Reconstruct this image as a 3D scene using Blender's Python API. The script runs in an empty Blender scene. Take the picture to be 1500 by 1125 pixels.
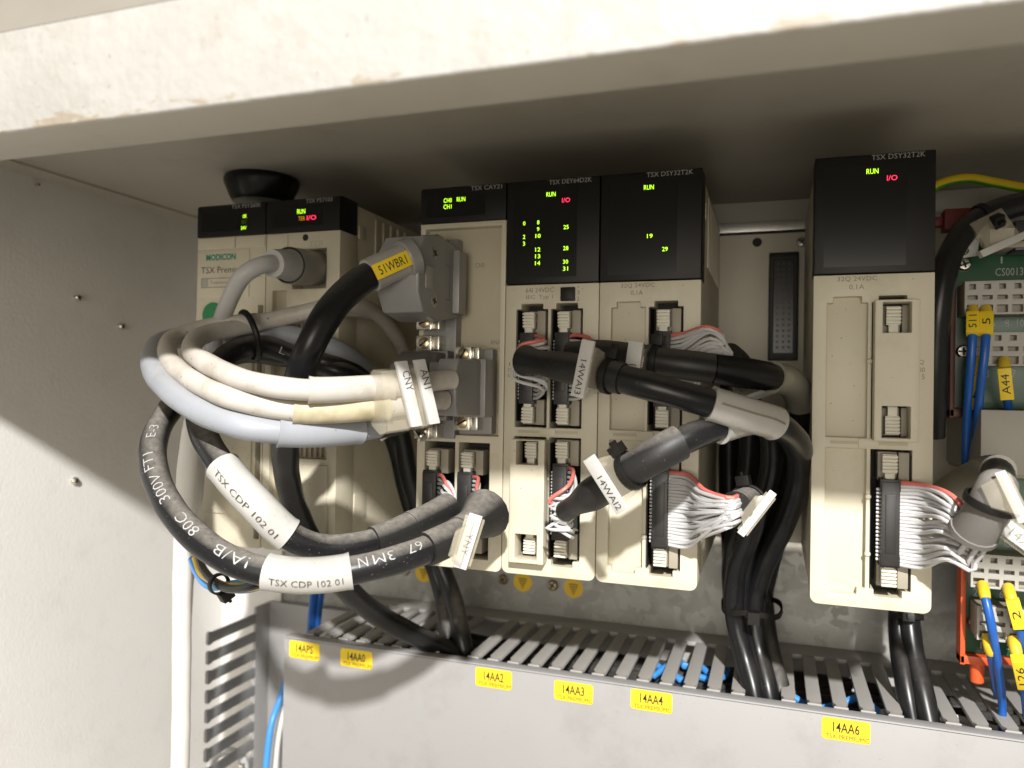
import bpy, bmesh, math, random
from mathutils import Vector, Matrix, Euler
R_ = math.radians
random.seed(7)
sc = bpy.context.scene
MM = 0.001

# ------------------------------------------------------------------ camera, light, exposure
CAM = Vector((246.592, -277.659, 69.871))            # millimetres; module fronts stand in the plane y = 0
CROT = Euler((1.5810, -0.0164, 0.3308), 'XYZ')
FPX = 1113.857                                       # focal length in pixels of a 1500 px wide picture
cd = bpy.data.cameras.new('camera'); cam = bpy.data.objects.new('camera', cd)
sc.collection.objects.link(cam); sc.camera = cam
cam.location = CAM * MM; cam.rotation_euler = CROT
cd.sensor_width = 36; cd.lens = FPX / 1500 * 36; cd.clip_start = 0.01; cd.clip_end = 50
cd.dof.use_dof = True; cd.dof.focus_distance = 0.262; cd.dof.aperture_fstop = 12

w = bpy.data.worlds.new('World'); sc.world = w; w.use_nodes = True
bg = w.node_tree.nodes['Background']
bg.inputs[0].default_value = (1.0, 0.905, 0.76, 1); bg.inputs[1].default_value = 0.37

def lamp(name, loc, target, size, power, color, shape='DISK', size_y=None):
    l = bpy.data.lights.new(name, 'AREA'); l.energy = power; l.color = color; l.shape = shape; l.size = size
    if size_y: l.size_y = size_y
    o = bpy.data.objects.new(name, l); sc.collection.objects.link(o)
    o.location = Vector(loc) * MM
    o.rotation_euler = (Vector(target) - Vector(loc)).to_track_quat('-Z', 'Y').to_euler()
    return o
lamp('work_lamp', (480, -900, 596), (150, 20, 0), 0.036, 27.5, (1.0, 0.98, 0.955))
lamp('fill_light', (330, -1400, 30), (170, 0, 60), 0.6, 6.6, (1.0, 0.925, 0.80), 'RECTANGLE', 0.5)  # added broad fill behind the camera, lifts the shaded module fronts

sc.view_settings.view_transform = 'Standard'; sc.view_settings.look = 'None'
sc.view_settings.exposure = 0.0; sc.view_settings.gamma = 1.0
sc.cycles.use_denoising = True
sc.cycles.max_bounces = 8

# ------------------------------------------------------------------ helpers
RM = CROT.to_matrix()
def at(px, py, Y):
    """point in millimetres seen at photograph pixel (px,py) standing in the plane y = Y"""
    d = RM @ Vector(((px - 750) / FPX, -(py - 562.5) / FPX, -1))
    return CAM + d * ((Y - CAM.y) / d.y)

MATS = {}
def mat(name, col, rough=0.5, metal=0.0, var=0.06, vscale=60, bump=0.0, bscale=900, dust=0.0, dustcol=(0.33, 0.30, 0.26), emit=None,
        estr=0.0, trans=0.0, coat=0.0, spec=0.5, alpha=1.0, spots=0.0, rvar=0.0, grime=0.0):
    m = bpy.data.materials.new(name); m.use_nodes = True; MATS[name] = m
    nt = m.node_tree; N = nt.nodes; Lk = nt.links; p = N['Principled BSDF']
    p.inputs['Roughness'].default_value = rough; p.inputs['Metallic'].default_value = metal
    p.inputs['Specular IOR Level'].default_value = spec
    p.inputs['Coat Weight'].default_value = coat
    p.inputs['Transmission Weight'].default_value = trans
    p.inputs['Alpha'].default_value = alpha
    tc = N.new('ShaderNodeTexCoord')
    def noise(scale, detail=3, rgh=0.55):
        n = N.new('ShaderNodeTexNoise'); n.inputs['Scale'].default_value = scale; n.inputs['Detail'].default_value = detail
        n.inputs['Roughness'].default_value = rgh; Lk.new(tc.outputs['Object'], n.inputs['Vector']); return n
    c = N.new('ShaderNodeRGB'); c.outputs[0].default_value = (*col, 1); out = c.outputs[0]
    def mix(fac, a, b, blend='MIX'):
        x = N.new('ShaderNodeMix'); x.data_type = 'RGBA'; x.blend_type = blend
        for s, v in ((x.inputs['Factor'], fac), (x.inputs['A'], a), (x.inputs['B'], b)):
            if hasattr(v, 'is_output'): Lk.new(v, s)
            else: s.default_value = v
        return x.outputs['Result']
    def ramp(src, lo, hi, vlo=0.0, vhi=1.0):
        r = N.new('ShaderNodeMapRange'); r.inputs['From Min'].default_value = lo; r.inputs['From Max'].default_value = hi
        r.inputs['To Min'].default_value = vlo; r.inputs['To Max'].default_value = vhi
        Lk.new(src, r.inputs['Value']); return r.outputs['Result']
    if var:
        n = noise(vscale, 4)
        out = mix(ramp(n.outputs['Fac'], 0.3, 0.7), mix(1.0, out, (1 - var, 1 - var, 1 - var * 1.15, 1), 'MULTIPLY'), out)
    if grime:
        n = noise(38, 9, 0.72)
        out = mix(ramp(n.outputs['Fac'], 0.52, 0.72, 0, grime), out, mix(1.0, out, (0.62, 0.56, 0.47, 1), 'MULTIPLY'))
        n = noise(700, 1, 0.5)
        out = mix(ramp(n.outputs['Fac'], 0.755, 0.775, 0, grime), out, (0.10, 0.09, 0.075, 1))
    if spots:
        n = noise(1500, 2, 0.6)
        out = mix(ramp(n.outputs['Fac'], 0.68, 0.74, 0, spots), out, (0.55, 0.52, 0.46, 1))
    if dust:
        g = N.new('ShaderNodeNewGeometry'); s = N.new('ShaderNodeSeparateXYZ'); Lk.new(g.outputs['Normal'], s.inputs[0])
        n = noise(420, 5, 0.7); a = N.new('ShaderNodeMath'); a.operation = 'MULTIPLY'
        Lk.new(ramp(s.outputs['Z'], 0.40, 1.0), a.inputs[0]); Lk.new(ramp(n.outputs['Fac'], 0.25, 0.65, 0.25, dust), a.inputs[1])
        out = mix(a.outputs[0], out, (*dustcol, 1))
        rr = N.new('ShaderNodeMath'); rr.operation = 'ADD'; rr.inputs[1].default_value = rough; rr.use_clamp = True
        Lk.new(a.outputs[0], rr.inputs[0]); Lk.new(rr.outputs[0], p.inputs['Roughness'])
    elif rvar:
        n = noise(90, 3); Lk.new(ramp(n.outputs['Fac'], 0.3, 0.7, rough - rvar, rough + rvar), p.inputs['Roughness'])
    Lk.new(out, p.inputs['Base Color'])
    if bump:
        n = noise(bscale, 2); b = N.new('ShaderNodeBump'); b.inputs['Strength'].default_value = bump
        b.inputs['Distance'].default_value = 0.0004
        Lk.new(n.outputs['Fac'], b.inputs['Height']); Lk.new(b.outputs[0], p.inputs['Normal'])
    if emit:
        p.inputs['Emission Color'].default_value = (*emit, 1); p.inputs['Emission Strength'].default_value = estr
    return m

mat('beige', (0.565, 0.522, 0.405), 0.46, grime=0.45, var=0.08, vscale=28, bump=0.05, bscale=4500)
mat('beige_dark', (0.46, 0.415, 0.305), 0.5, var=0.06, bump=0.05, bscale=4500)
mat('ivory', (0.70, 0.67, 0.57), 0.42, var=0.08, vscale=200)
mat('header', (0.30, 0.27, 0.21), 0.5)
mat('black', (0.011, 0.010, 0.009), 0.45, spec=0.25, var=0.1, bump=0.05, bscale=3500)
mat('black_gloss', (0.006, 0.006, 0.006), 0.28, spec=0.35, var=0.0)
mat('pin_dark', (0.035, 0.03, 0.02), 0.5, var=0)
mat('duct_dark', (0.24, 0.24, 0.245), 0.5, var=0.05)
mat('well', (0.010, 0.009, 0.008), 0.7, var=0)
mat('socket', (0.018, 0.017, 0.017), 0.42, var=0.2, vscale=300, spots=0.12)
mat('print_grey', (0.20, 0.185, 0.15), 0.6, var=0)
mat('print_dark', (0.05, 0.045, 0.04), 0.6, var=0)
mat('print_title', (0.36, 0.35, 0.33), 0.6, var=0)
mat('print_teal', (0.02, 0.22, 0.16), 0.6, var=0)
mat('print_white', (0.40, 0.40, 0.395), 0.6, var=0)
mat('print_black', (0.012, 0.012, 0.012), 0.6, var=0)
mat('print_amber', (0.09, 0.05, 0.0), 0.6, var=0)
mat('led_green', (0.05, 0.1, 0.0), 0.5, var=0, emit=(0.50, 1.0, 0.02), estr=2.3)
mat('led_green_dim', (0.02, 0.04, 0.0), 0.5, var=0, emit=(0.40, 0.75, 0.02), estr=0.10)
mat('led_red', (0.1, 0.0, 0.0), 0.5, var=0, emit=(1.0, 0.03, 0.10), estr=2.3)
mat('led_amber', (0.1, 0.05, 0.0), 0.5, var=0, emit=(1.0, 0.42, 0.02), estr=0.7)
mat('green_plastic', (0.02, 0.20, 0.07), 0.45)
mat('hood', (0.25, 0.245, 0.24), 0.33, grime=0.4, var=0.06, bump=0.04, bscale=4000)
mat('hood_dark', (0.16, 0.158, 0.155), 0.45, var=0.06)
mat('plug_grey', (0.34, 0.325, 0.30), 0.5, var=0.05)
mat('metal', (0.72, 0.69, 0.62), 0.22, 1.0, var=0.15, vscale=500, rvar=0.08)
mat('brass', (0.55, 0.44, 0.28), 0.3, 1.0, var=0.15, vscale=500)
mat('rubber', (0.010, 0.010, 0.011), 0.33, spec=0.4, var=0.15, dust=0.75, spots=0.25)
mat('rubber_clean', (0.009, 0.009, 0.010), 0.30, spec=0.35, var=0.15, dust=0.12, spots=0.12)
mat('shrink', (0.015, 0.0145, 0.014), 0.5, spec=0.4, var=0.15, dust=0.75, spots=0.2, bump=0.1, bscale=1500)
mat('shrink_dusty', (0.15, 0.14, 0.13), 0.6, var=0.2, dust=0.6, dustcol=(0.36, 0.33, 0.29), spots=0.1)
mat('shrink_clean', (0.012, 0.0115, 0.011), 0.44, spec=0.35, var=0.15, dust=0.2, spots=0.2)
mat('white_cable', (0.48, 0.45, 0.41), 0.48, grime=0.8, var=0.12, vscale=120, dust=0.22, dustcol=(0.60, 0.54, 0.45))
mat('bluegrey_cable', (0.285, 0.30, 0.33), 0.40, grime=0.4, var=0.08, vscale=80, dust=0.15, dustcol=(0.5, 0.47, 0.42))
mat('grey_cable', (0.46, 0.455, 0.45), 0.45, var=0.08)
mat('pale_cable', (0.70, 0.685, 0.655), 0.45, var=0.07)
mat('yellowed', (0.48, 0.42, 0.29), 0.42, var=0.45, vscale=130)
mat('sleeve', (0.44, 0.43, 0.405), 0.35, grime=0.5, var=0.07, vscale=150, coat=0.3)
mat('strip', (0.52, 0.51, 0.49), 0.40, grime=0.3, var=0.05, vscale=200)
mat('wire_grey', (0.50, 0.495, 0.50), 0.42, var=0.10, vscale=150)
mat('wire_red', (0.62, 0.16, 0.13), 0.42, var=0.08)
mat('wire_blue', (0.014, 0.10, 0.40), 0.35, var=0.05)
mat('wire_lightblue', (0.06, 0.30, 0.75), 0.35, var=0.05)
mat('wire_yellow', (0.75, 0.55, 0.01), 0.38, var=0.05)
mat('wire_green', (0.07, 0.32, 0.03), 0.38, var=0.05)
mat('ferrule', (0.72, 0.50, 0.03), 0.45, var=0.06)
mat('yellow_tag', (0.83, 0.60, 0.02), 0.5, var=0.05, vscale=250)
mat('duct_body', (0.37, 0.355, 0.335), 0.5, var=0.08, vscale=60)
mat('duct', (0.325, 0.319, 0.318), 0.42, grime=0.30, var=0.04, vscale=25, bump=0.03, bscale=2500)
mat('pcb', (0.012, 0.085, 0.035), 0.35, var=0.15, vscale=90)
mat('terminal', (0.38, 0.37, 0.34), 0.5, var=0.07)
mat('orange', (0.62, 0.09, 0.02), 0.45, var=0.08)
mat('holder_dark', (0.10, 0.02, 0.015), 0.5)
mat('red_dark', (0.16, 0.014, 0.012), 0.5)
mat('grey_box', (0.36, 0.34, 0.30), 0.5, var=0.05)
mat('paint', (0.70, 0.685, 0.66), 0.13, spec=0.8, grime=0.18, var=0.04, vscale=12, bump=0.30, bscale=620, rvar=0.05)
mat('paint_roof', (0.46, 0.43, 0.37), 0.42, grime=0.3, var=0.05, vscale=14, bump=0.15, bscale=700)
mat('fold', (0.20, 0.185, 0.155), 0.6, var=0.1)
mat('sleeve_dull', (0.24, 0.23, 0.19), 0.3, var=0.1, coat=0.3)
mat('rack', (0.55, 0.51, 0.42), 0.5, var=0.05)
mat('steel', (0.50, 0.49, 0.47), 0.36, 0.85, var=0.25, vscale=60)
mat('warn_yellow', (0.72, 0.47, 0.02), 0.5, var=0.1)

def clear_plastic():
    m = bpy.data.materials.new('clear'); m.use_nodes = True; MATS['clear'] = m
    nt = m.node_tree; N = nt.nodes; p = N['Principled BSDF']
    p.inputs['Base Color'].default_value = (0.55, 0.50, 0.38, 1); p.inputs['Roughness'].default_value = 0.12
    p.inputs['Alpha'].default_value = 0.30; p.inputs['Coat Weight'].default_value = 0.5
clear_plastic()
def galvanised():
    m = bpy.data.materials.new('galvanised'); m.use_nodes = True; MATS['galvanised'] = m
    nt = m.node_tree; N = nt.nodes; Lk = nt.links; p = N['Principled BSDF']; tc = N.new('ShaderNodeTexCoord')
    v = N.new('ShaderNodeTexVoronoi'); v.inputs['Scale'].default_value = 120; v.inputs['Randomness'].default_value = 1
    n = N.new('ShaderNodeTexNoise'); n.inputs['Scale'].default_value = 110; n.inputs['Detail'].default_value = 8
    mx = N.new('ShaderNodeVectorMath'); mx.operation = 'MULTIPLY_ADD'; mx.inputs[1].default_value = (0.03,) * 3
    Lk.new(tc.outputs['Object'], n.inputs['Vector']); Lk.new(n.outputs['Color'], mx.inputs[0]); Lk.new(tc.outputs['Object'], mx.inputs[2])
    Lk.new(mx.outputs[0], v.inputs['Vector'])
    r = N.new('ShaderNodeValToRGB'); r.color_ramp.elements[0].color = (0.27, 0.27, 0.25, 1); r.color_ramp.elements[1].color = (0.37, 0.365, 0.345, 1)
    s = N.new('ShaderNodeSeparateColor'); Lk.new(v.outputs['Color'], s.inputs[0]); Lk.new(s.outputs[0], r.inputs[0])
    Lk.new(r.outputs[0], p.inputs['Base Color']); p.inputs['Metallic'].default_value = 0.25
    r2 = N.new('ShaderNodeMapRange'); r2.inputs['To Min'].default_value = 0.35; r2.inputs['To Max'].default_value = 0.6
    Lk.new(s.outputs[1], r2.inputs['Value']); Lk.new(r2.outputs[0], p.inputs['Roughness'])
galvanised()
def chipped_paint():
    m = mat('chipped', (0.335, 0.322, 0.30), 0.6, grime=0.5, var=0.10, vscale=40, bump=1.0, bscale=260)
    nt = m.node_tree; N = nt.nodes; Lk = nt.links; p = N['Principled BSDF']
    src = p.inputs['Base Color'].links[0].from_socket
    tc = N.new('ShaderNodeTexCoord'); n = N.new('ShaderNodeTexNoise'); n.inputs['Scale'].default_value = 60; n.inputs['Detail'].default_value = 8; n.inputs['Roughness'].default_value = 0.62
    mp = N.new('ShaderNodeMapping'); mp.inputs['Scale'].default_value = (1.0, 1, 3.2)
    Lk.new(tc.outputs['Object'], mp.inputs[0]); Lk.new(mp.outputs[0], n.inputs['Vector'])
    sp = N.new('ShaderNodeSeparateXYZ'); Lk.new(tc.outputs['Object'], sp.inputs[0])
    # paint worn along the lower edge of the frame, a few chips elsewhere
    e = N.new('ShaderNodeMapRange'); e.inputs['From Min'].default_value = 0.0005; e.inputs['From Max'].default_value = 0.0055
    e.inputs['To Min'].default_value = 0.085; e.inputs['To Max'].default_value = -0.075; Lk.new(sp.outputs['Z'], e.inputs['Value'])
    a = N.new('ShaderNodeMath'); a.operation = 'ADD'; Lk.new(n.outputs['Fac'], a.inputs[0]); Lk.new(e.outputs[0], a.inputs[1])
    r = N.new('ShaderNodeMapRange'); r.inputs['From Min'].default_value = 0.625; r.inputs['From Max'].default_value = 0.655
    Lk.new(a.outputs[0], r.inputs['Value'])
    x = N.new('ShaderNodeMix'); x.data_type = 'RGBA'; Lk.new(r.outputs[0], x.inputs['Factor']); Lk.new(src, x.inputs['A'])
    x.inputs['B'].default_value = (0.25, 0.215, 0.165, 1); Lk.new(x.outputs['Result'], p.inputs['Base Color'])
chipped_paint()

class MB:
    """collects faces in world millimetres"""
    def __init__(s): s.v = []; s.f = []; s.mi = []; s.cur = 0
    def add(s, vs, fs):
        o = len(s.v); s.v += [Vector(v) for v in vs]
        for f in fs: s.f.append([i + o for i in f]); s.mi.append(s.cur)
        return s
    def box(s, x0, x1, y0, y1, z0, z1):
        return s.add([(x, y, z) for x in (x0, x1) for y in (y0, y1) for z in (z0, z1)],
                     [(0, 1, 3, 2), (4, 6, 7, 5), (0, 4, 5, 1), (2, 3, 7, 6), (0, 2, 6, 4), (1, 5, 7, 3)])
    def obox(s, c, a, b, n):
        """oriented box: centre and three half-axis vectors"""
        c, a, b, n = map(Vector, (c, a, b, n))
        return s.add([c + i * a + j * b + k * n for i in (-1, 1) for j in (-1, 1) for k in (-1, 1)],
                     [(0, 1, 3, 2), (4, 6, 7, 5), (0, 4, 5, 1), (2, 3, 7, 6), (0, 2, 6, 4), (1, 5, 7, 3)])
    def prism(s, poly, d):
        """closed polygon of points extruded by vector d"""
        d = Vector(d); n = len(poly); P = [Vector(p) for p in poly]
        return s.add(P + [p + d for p in P], [list(range(n))[::-1], list(range(n, 2 * n))] + [(i, (i + 1) % n, n + (i + 1) % n, n + i) for i in range(n)])
    def rings(s, rings, caps=True, closed=False):
        n = len(rings[0]); o = [v for r in rings for v in r]; F = []
        m = len(rings)
        for k in range(m if closed else m - 1):
            a, b = k * n, ((k + 1) % m) * n
            F += [(a + i, a + (i + 1) % n, b + (i + 1) % n, b + i) for i in range(n)]
        if caps and not closed: F += [list(range(n))[::-1], list(range((m - 1) * n, m * n))]
        return s.add(o, F)
    def lathe(s, p, axis, prof, n=24):
        """prof: list of (distance along axis, radius)"""
        p, ax = Vector(p), Vector(axis).normalized()
        u = ax.orthogonal().normalized(); v = ax.cross(u)
        return s.rings([[p + ax * h + (u * math.cos(2 * math.pi * i / n) + v * math.sin(2 * math.pi * i / n)) * max(r, 0.01) for i in range(n)] for h, r in prof])
    def torus(s, c, axis, R, r, n=28, m=10):
        c, ax = Vector(c), Vector(axis).normalized(); u = ax.orthogonal().normalized(); v = ax.cross(u)
        rr = []
        for i in range(n):
            a = 2 * math.pi * i / n; d = u * math.cos(a) + v * math.sin(a)
            rr.append([c + d * (R + r * math.cos(2 * math.pi * j / m)) + ax * r * math.sin(2 * math.pi * j / m) for j in range(m)])
        return s.rings(rr, closed=True)
    def plate(s, x0, x1, z0, z1, holes, yf, yb):
        """plate in the x-z plane with rectangular holes (each hole (x0,x1,z0,z1)), one closed mesh"""
        xs = sorted({x0, x1, *[h[i] for h in holes for i in (0, 1)]}); zs = sorted({z0, z1, *[h[i] for h in holes for i in (2, 3)]})
        xs = [x for x in xs if x0 <= x <= x1]; zs = [z for z in zs if z0 <= z <= z1]
        nx, nz = len(xs) - 1, len(zs) - 1
        def solid(i, j):
            if i < 0 or j < 0 or i >= nx or j >= nz: return False
            cx, cz = (xs[i] + xs[i + 1]) / 2, (zs[j] + zs[j + 1]) / 2
            return not any(h[0] < cx < h[1] and h[2] < cz < h[3] for h in holes)
        idx = {}; V = []; F = []
        def vi(i, j, k):
            if (i, j, k) not in idx: idx[(i, j, k)] = len(V); V.append((xs[i], yb if k else yf, zs[j]))
            return idx[(i, j, k)]
        for i in range(nx):
            for j in range(nz):
                if not solid(i, j): continue
                F.append((vi(i, j, 0), vi(i + 1, j, 0), vi(i + 1, j + 1, 0), vi(i, j + 1, 0)))
                F.append((vi(i, j, 1), vi(i, j + 1, 1), vi(i + 1, j + 1, 1), vi(i + 1, j, 1)))
                if not solid(i - 1, j): F.append((vi(i, j, 0), vi(i, j + 1, 0), vi(i, j + 1, 1), vi(i, j, 1)))
                if not solid(i + 1, j): F.append((vi(i + 1, j, 0), vi(i + 1, j, 1), vi(i + 1, j + 1, 1), vi(i + 1, j + 1, 0)))
                if not solid(i, j - 1): F.append((vi(i, j, 0), vi(i, j, 1), vi(i + 1, j, 1), vi(i + 1, j, 0)))
                if not solid(i, j + 1): F.append((vi(i, j + 1, 0), vi(i + 1, j + 1, 0), vi(i + 1, j + 1, 1), vi(i, j + 1, 1)))
        return s.add(V, F)

ORG = {}
def thing(name, label, cat, base, group=None, kind=None):
    o = bpy.data.objects.new(name, None); sc.collection.objects.link(o); o.empty_display_size = 0.01
    o.location = Vector(base) * MM; ORG[o] = Vector(base); tag(o, label, cat, group, kind); return o
def tag(o, label, cat=None, group=None, kind=None):
    if label: o['label'] = label
    if cat: o['category'] = cat
    if group: o['group'] = group
    if kind: o['kind'] = kind
    return o
def root_of(o):
    while o.parent: o = o.parent
    return o
def obj(name, mb, m, parent=None, bevel=0.0, seg=2, smooth=35, corner=None, flip=True):
    """one mesh object from the builder; vertices are world millimetres"""
    if parent is None:
        xs = [v.x for v in mb.v]; ys = [v.y for v in mb.v]; zs = [v.z for v in mb.v]
        org = Vector(((min(xs) + max(xs)) / 2, (min(ys) + max(ys)) / 2, min(zs)))
    else: org = ORG[root_of(parent)]
    me = bpy.data.meshes.new(name)
    me.from_pydata([tuple((v - org) * MM) for v in mb.v], [], mb.f)
    for k in (m if isinstance(m, (list, tuple)) else [m]): me.materials.append(MATS[k])
    if any(mb.mi): me.polygons.foreach_set('material_index', mb.mi)
    bm = bmesh.new(); bm.from_mesh(me)
    if flip: bmesh.ops.recalc_face_normals(bm, faces=bm.faces)
    if corner:
        # round the outer vertical/depth corners of a front plate: (x list, z list, radius)
        cx, cz, rad = corner
        es = []
        for e in bm.edges:
            a, b = e.verts[0].co / MM + org, e.verts[1].co / MM + org
            if abs(a.x - b.x) < 1e-3 and abs(a.z - b.z) < 1e-3 and any(abs(a.x - q) < 1e-2 for q in cx) and any(abs(a.z - q) < 1e-2 for q in cz): es.append(e)
        if es: bmesh.ops.bevel(bm, geom=es, offset=rad * MM, segments=5, profile=0.5, affect='EDGES')
    if bevel:
        bm.normal_update()
        es = [e for e in bm.edges if len(e.link_faces) == 2 and e.calc_face_angle(0) > R_(38)]
        if es: bmesh.ops.bevel(bm, geom=es, offset=bevel * MM, segments=seg, profile=0.6, affect='EDGES', clamp_overlap=True)
    bm.to_mesh(me); bm.free()
    if smooth:
        me.polygons.foreach_set('use_smooth', [True] * len(me.polygons)); me.set_sharp_from_angle(angle=R_(smooth))
    o = bpy.data.objects.new(name, me); sc.collection.objects.link(o)
    if parent is None: o.location = org * MM; ORG[o] = org
    else: o.parent = parent
    return o

_txt = {}
def glyphs(s, bold=0.0):
    """flat outline of a piece of lettering, scaled to width 1 and height 1"""
    k = (s, bold)
    if k in _txt: return _txt[k]
    c = bpy.data.curves.new('lettering', 'FONT'); c.body = s; c.size = 1.0; c.resolution_u = 2; c.offset = bold; c.fill_mode = 'FRONT'
    t = bpy.data.objects.new('lettering', c); sc.collection.objects.link(t)
    dg = bpy.context.evaluated_depsgraph_get(); dg.update()
    me = bpy.data.meshes.new_from_object(t.evaluated_get(dg))
    V = [v.co.copy() for v in me.vertices]; F = [tuple(p.vertices) for p in me.polygons]
    bpy.data.objects.remove(t); bpy.data.curves.remove(c); bpy.data.meshes.remove(me)
    x0, x1 = min(v.x for v in V), max(v.x for v in V); y0, y1 = min(v.y for v in V), max(v.y for v in V)
    V = [((v.x - x0) / (x1 - x0), (v.y - y0) / (y1 - y0)) for v in V]
    _txt[k] = (V, F); return _txt[k]
_fine = {}
def fine_glyphs(s):
    if s in _fine: return _fine[s]
    V, F = glyphs(s, -0.012); bm = bmesh.new(); vs = [bm.verts.new((a, b, 0)) for a, b in V]
    for f in F:
        try: bm.faces.new([vs[i] for i in f])
        except ValueError: pass
    asp = 0.62 * len(s)
    for _ in range(5):
        es = [e for e in bm.edges if math.hypot((e.verts[0].co.x - e.verts[1].co.x) * asp, e.verts[0].co.y - e.verts[1].co.y) > 0.22]
        if not es: break
        bmesh.ops.subdivide_edges(bm, edges=es, cuts=1); bmesh.ops.triangulate(bm, faces=bm.faces)
    bm.verts.index_update()
    _fine[s] = ([(v.co.x, v.co.y) for v in bm.verts], [tuple(v.index for v in f.verts) for f in bm.faces]); bm.free(); return _fine[s]
def letters(mb, s, o, ux, uy, bold=0.0):
    """add lettering with lower left corner o, width vector ux and height vector uy"""
    V, F = glyphs(s, bold); o, ux, uy = Vector(o), Vector(ux), Vector(uy)
    mb.add([o + ux * a + uy * b for a, b in V], F)
def ftext(parent, s, x0, x1, zb, h, m, y=-0.06, bold=0.0, name='lettering'):
    """print on a front face: from x0 to x1, bottom zb, height h"""
    b = MB(); letters(b, s, (x0, y, zb), (x1 - x0, 0, 0), (0, 0, h), bold)
    return obj(name, b, m, parent, smooth=0, flip=False)

class Path:
    """smooth curve through control points (millimetres) with parallel frames"""
    def __init__(s, pts, step=1.5):
        P = [Vector(p) for p in pts]; P = [P[0] * 2 - P[1]] + P + [P[-1] * 2 - P[-2]]
        s.p = []
        for i in range(1, len(P) - 2):
            p0, p1, p2, p3 = P[i - 1:i + 3]
            t0, t1 = 0, max((p1 - p0).length, 1e-3) ** 0.5; t2 = t1 + max((p2 - p1).length, 1e-3) ** 0.5; t3 = t2 + max((p3 - p2).length, 1e-3) ** 0.5
            n = max(2, int((p2 - p1).length / step))
            for k in range(n):
                t = t1 + (t2 - t1) * k / n
                A1 = p0 * ((t1 - t) / (t1 - t0)) + p1 * ((t - t0) / (t1 - t0)); A2 = p1 * ((t2 - t) / (t2 - t1)) + p2 * ((t - t1) / (t2 - t1)); A3 = p2 * ((t3 - t) / (t3 - t2)) + p3 * ((t - t2) / (t3 - t2))
                B1 = A1 * ((t2 - t) / (t2 - t0)) + A2 * ((t - t0) / (t2 - t0)); B2 = A2 * ((t3 - t) / (t3 - t1)) + A3 * ((t - t1) / (t3 - t1))
                s.p.append(B1 * ((t2 - t) / (t2 - t1)) + B2 * ((t - t1) / (t2 - t1)))
        s.p.append(P[-2])
        n = len(s.p); s.s = [0.0]
        for i in range(1, n): s.s.append(s.s[-1] + (s.p[i] - s.p[i - 1]).length)
        s.len = s.s[-1]
        s.t = [(s.p[min(i + 1, n - 1)] - s.p[max(i - 1, 0)]).normalized() for i in range(n)]
        u = s.t[0].orthogonal().normalized(); s.u = []
        for i in range(n):
            u = (u - s.t[i] * u.dot(s.t[i])).normalized(); s.u.append(u)
    def ev(s, d):
        d = min(max(d, 0.0), s.len); lo, hi = 0, len(s.s) - 1
        while hi - lo > 1:
            m = (lo + hi) // 2
            if s.s[m] <= d: lo = m
            else: hi = m
        f = (d - s.s[lo]) / max(s.s[hi] - s.s[lo], 1e-6)
        return s.p[lo].lerp(s.p[hi], f), s.t[lo].lerp(s.t[hi], f).normalized(), s.u[lo].lerp(s.u[hi], f).normalized()
    def near(s, q):
        """arc length of the sample nearest to pixel q of the photograph"""
        best = None
        for i, p in enumerate(s.p):
            c = RM.transposed() @ (p - CAM); x, y = 750 + FPX * c.x / -c.z, 562.5 - FPX * c.y / -c.z
            d = (x - q[0]) ** 2 + (y - q[1]) ** 2
            if best is None or d < best[0]: best = (d, s.s[i])
        return best[1]
    def face(s, d):
        """point, tangent, unit normal turned to the viewer's side, third axis"""
        p, t, _ = s.ev(d); n = CAM - p; n = (n - t * n.dot(t)).normalized(); return p, t, n, t.cross(n)
def P(*pts): return Path([at(*p) for p in pts])
def tube(mb, path, r, a=None, b=None, n=18, step=1.6, ends=0.35):
    """round tube along path from arc length a to b; r a number or a function of arc length"""
    a = 0 if a is None else a; b = path.len if b is None else b
    k = max(2, int((b - a) / step)); ds = [a + (b - a) * i / k for i in range(k + 1)]
    rr = []
    r0 = r if callable(r) else (lambda d: r)
    ph = random.uniform(0, 6); rf = lambda d: r0(d) * (1 + 0.018 * math.sin(d / 6.1 + ph) + 0.014 * math.sin(d / 2.7 + 2 * ph))
    def ring(d, q):
        p, t, u = path.ev(d); v = t.cross(u)
        return [p + (u * math.cos(2 * math.pi * i / n) + v * math.sin(2 * math.pi * i / n)) * q for i in range(n)]
    if ends: rr.append(ring(a, rf(a) - ends)); a_in = True
    for d in ds: rr.append(ring(d + (0.12 if d == ds[0] and ends else -0.12 if d == ds[-1] and ends else 0), rf(d)))
    if ends: rr.append(ring(b, rf(b) - ends))
    mb.rings(rr); return mb
def tubetext(parent, path, s, d0, length, r, h, m='print_white', ang=0.0, rev=False, name='lettering'):
    """lettering wrapped on a cable: from arc length d0, running along the cable (rev: against it)"""
    V, F = fine_glyphs(s); vs = []
    for a, b in V:
        d = d0 - a * length if rev else d0 + a * length
        p, t, n, c = path.face(d)
        c = c * (1 if rev else -1); th = ang + (b - 0.5) * h / r
        vs.append(p + (n * math.cos(th) + c * math.sin(th)) * (r + 0.14))
    mb = MB(); mb.add(vs, F); return obj(name, mb, m, parent, smooth=0, flip=False)
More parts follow.
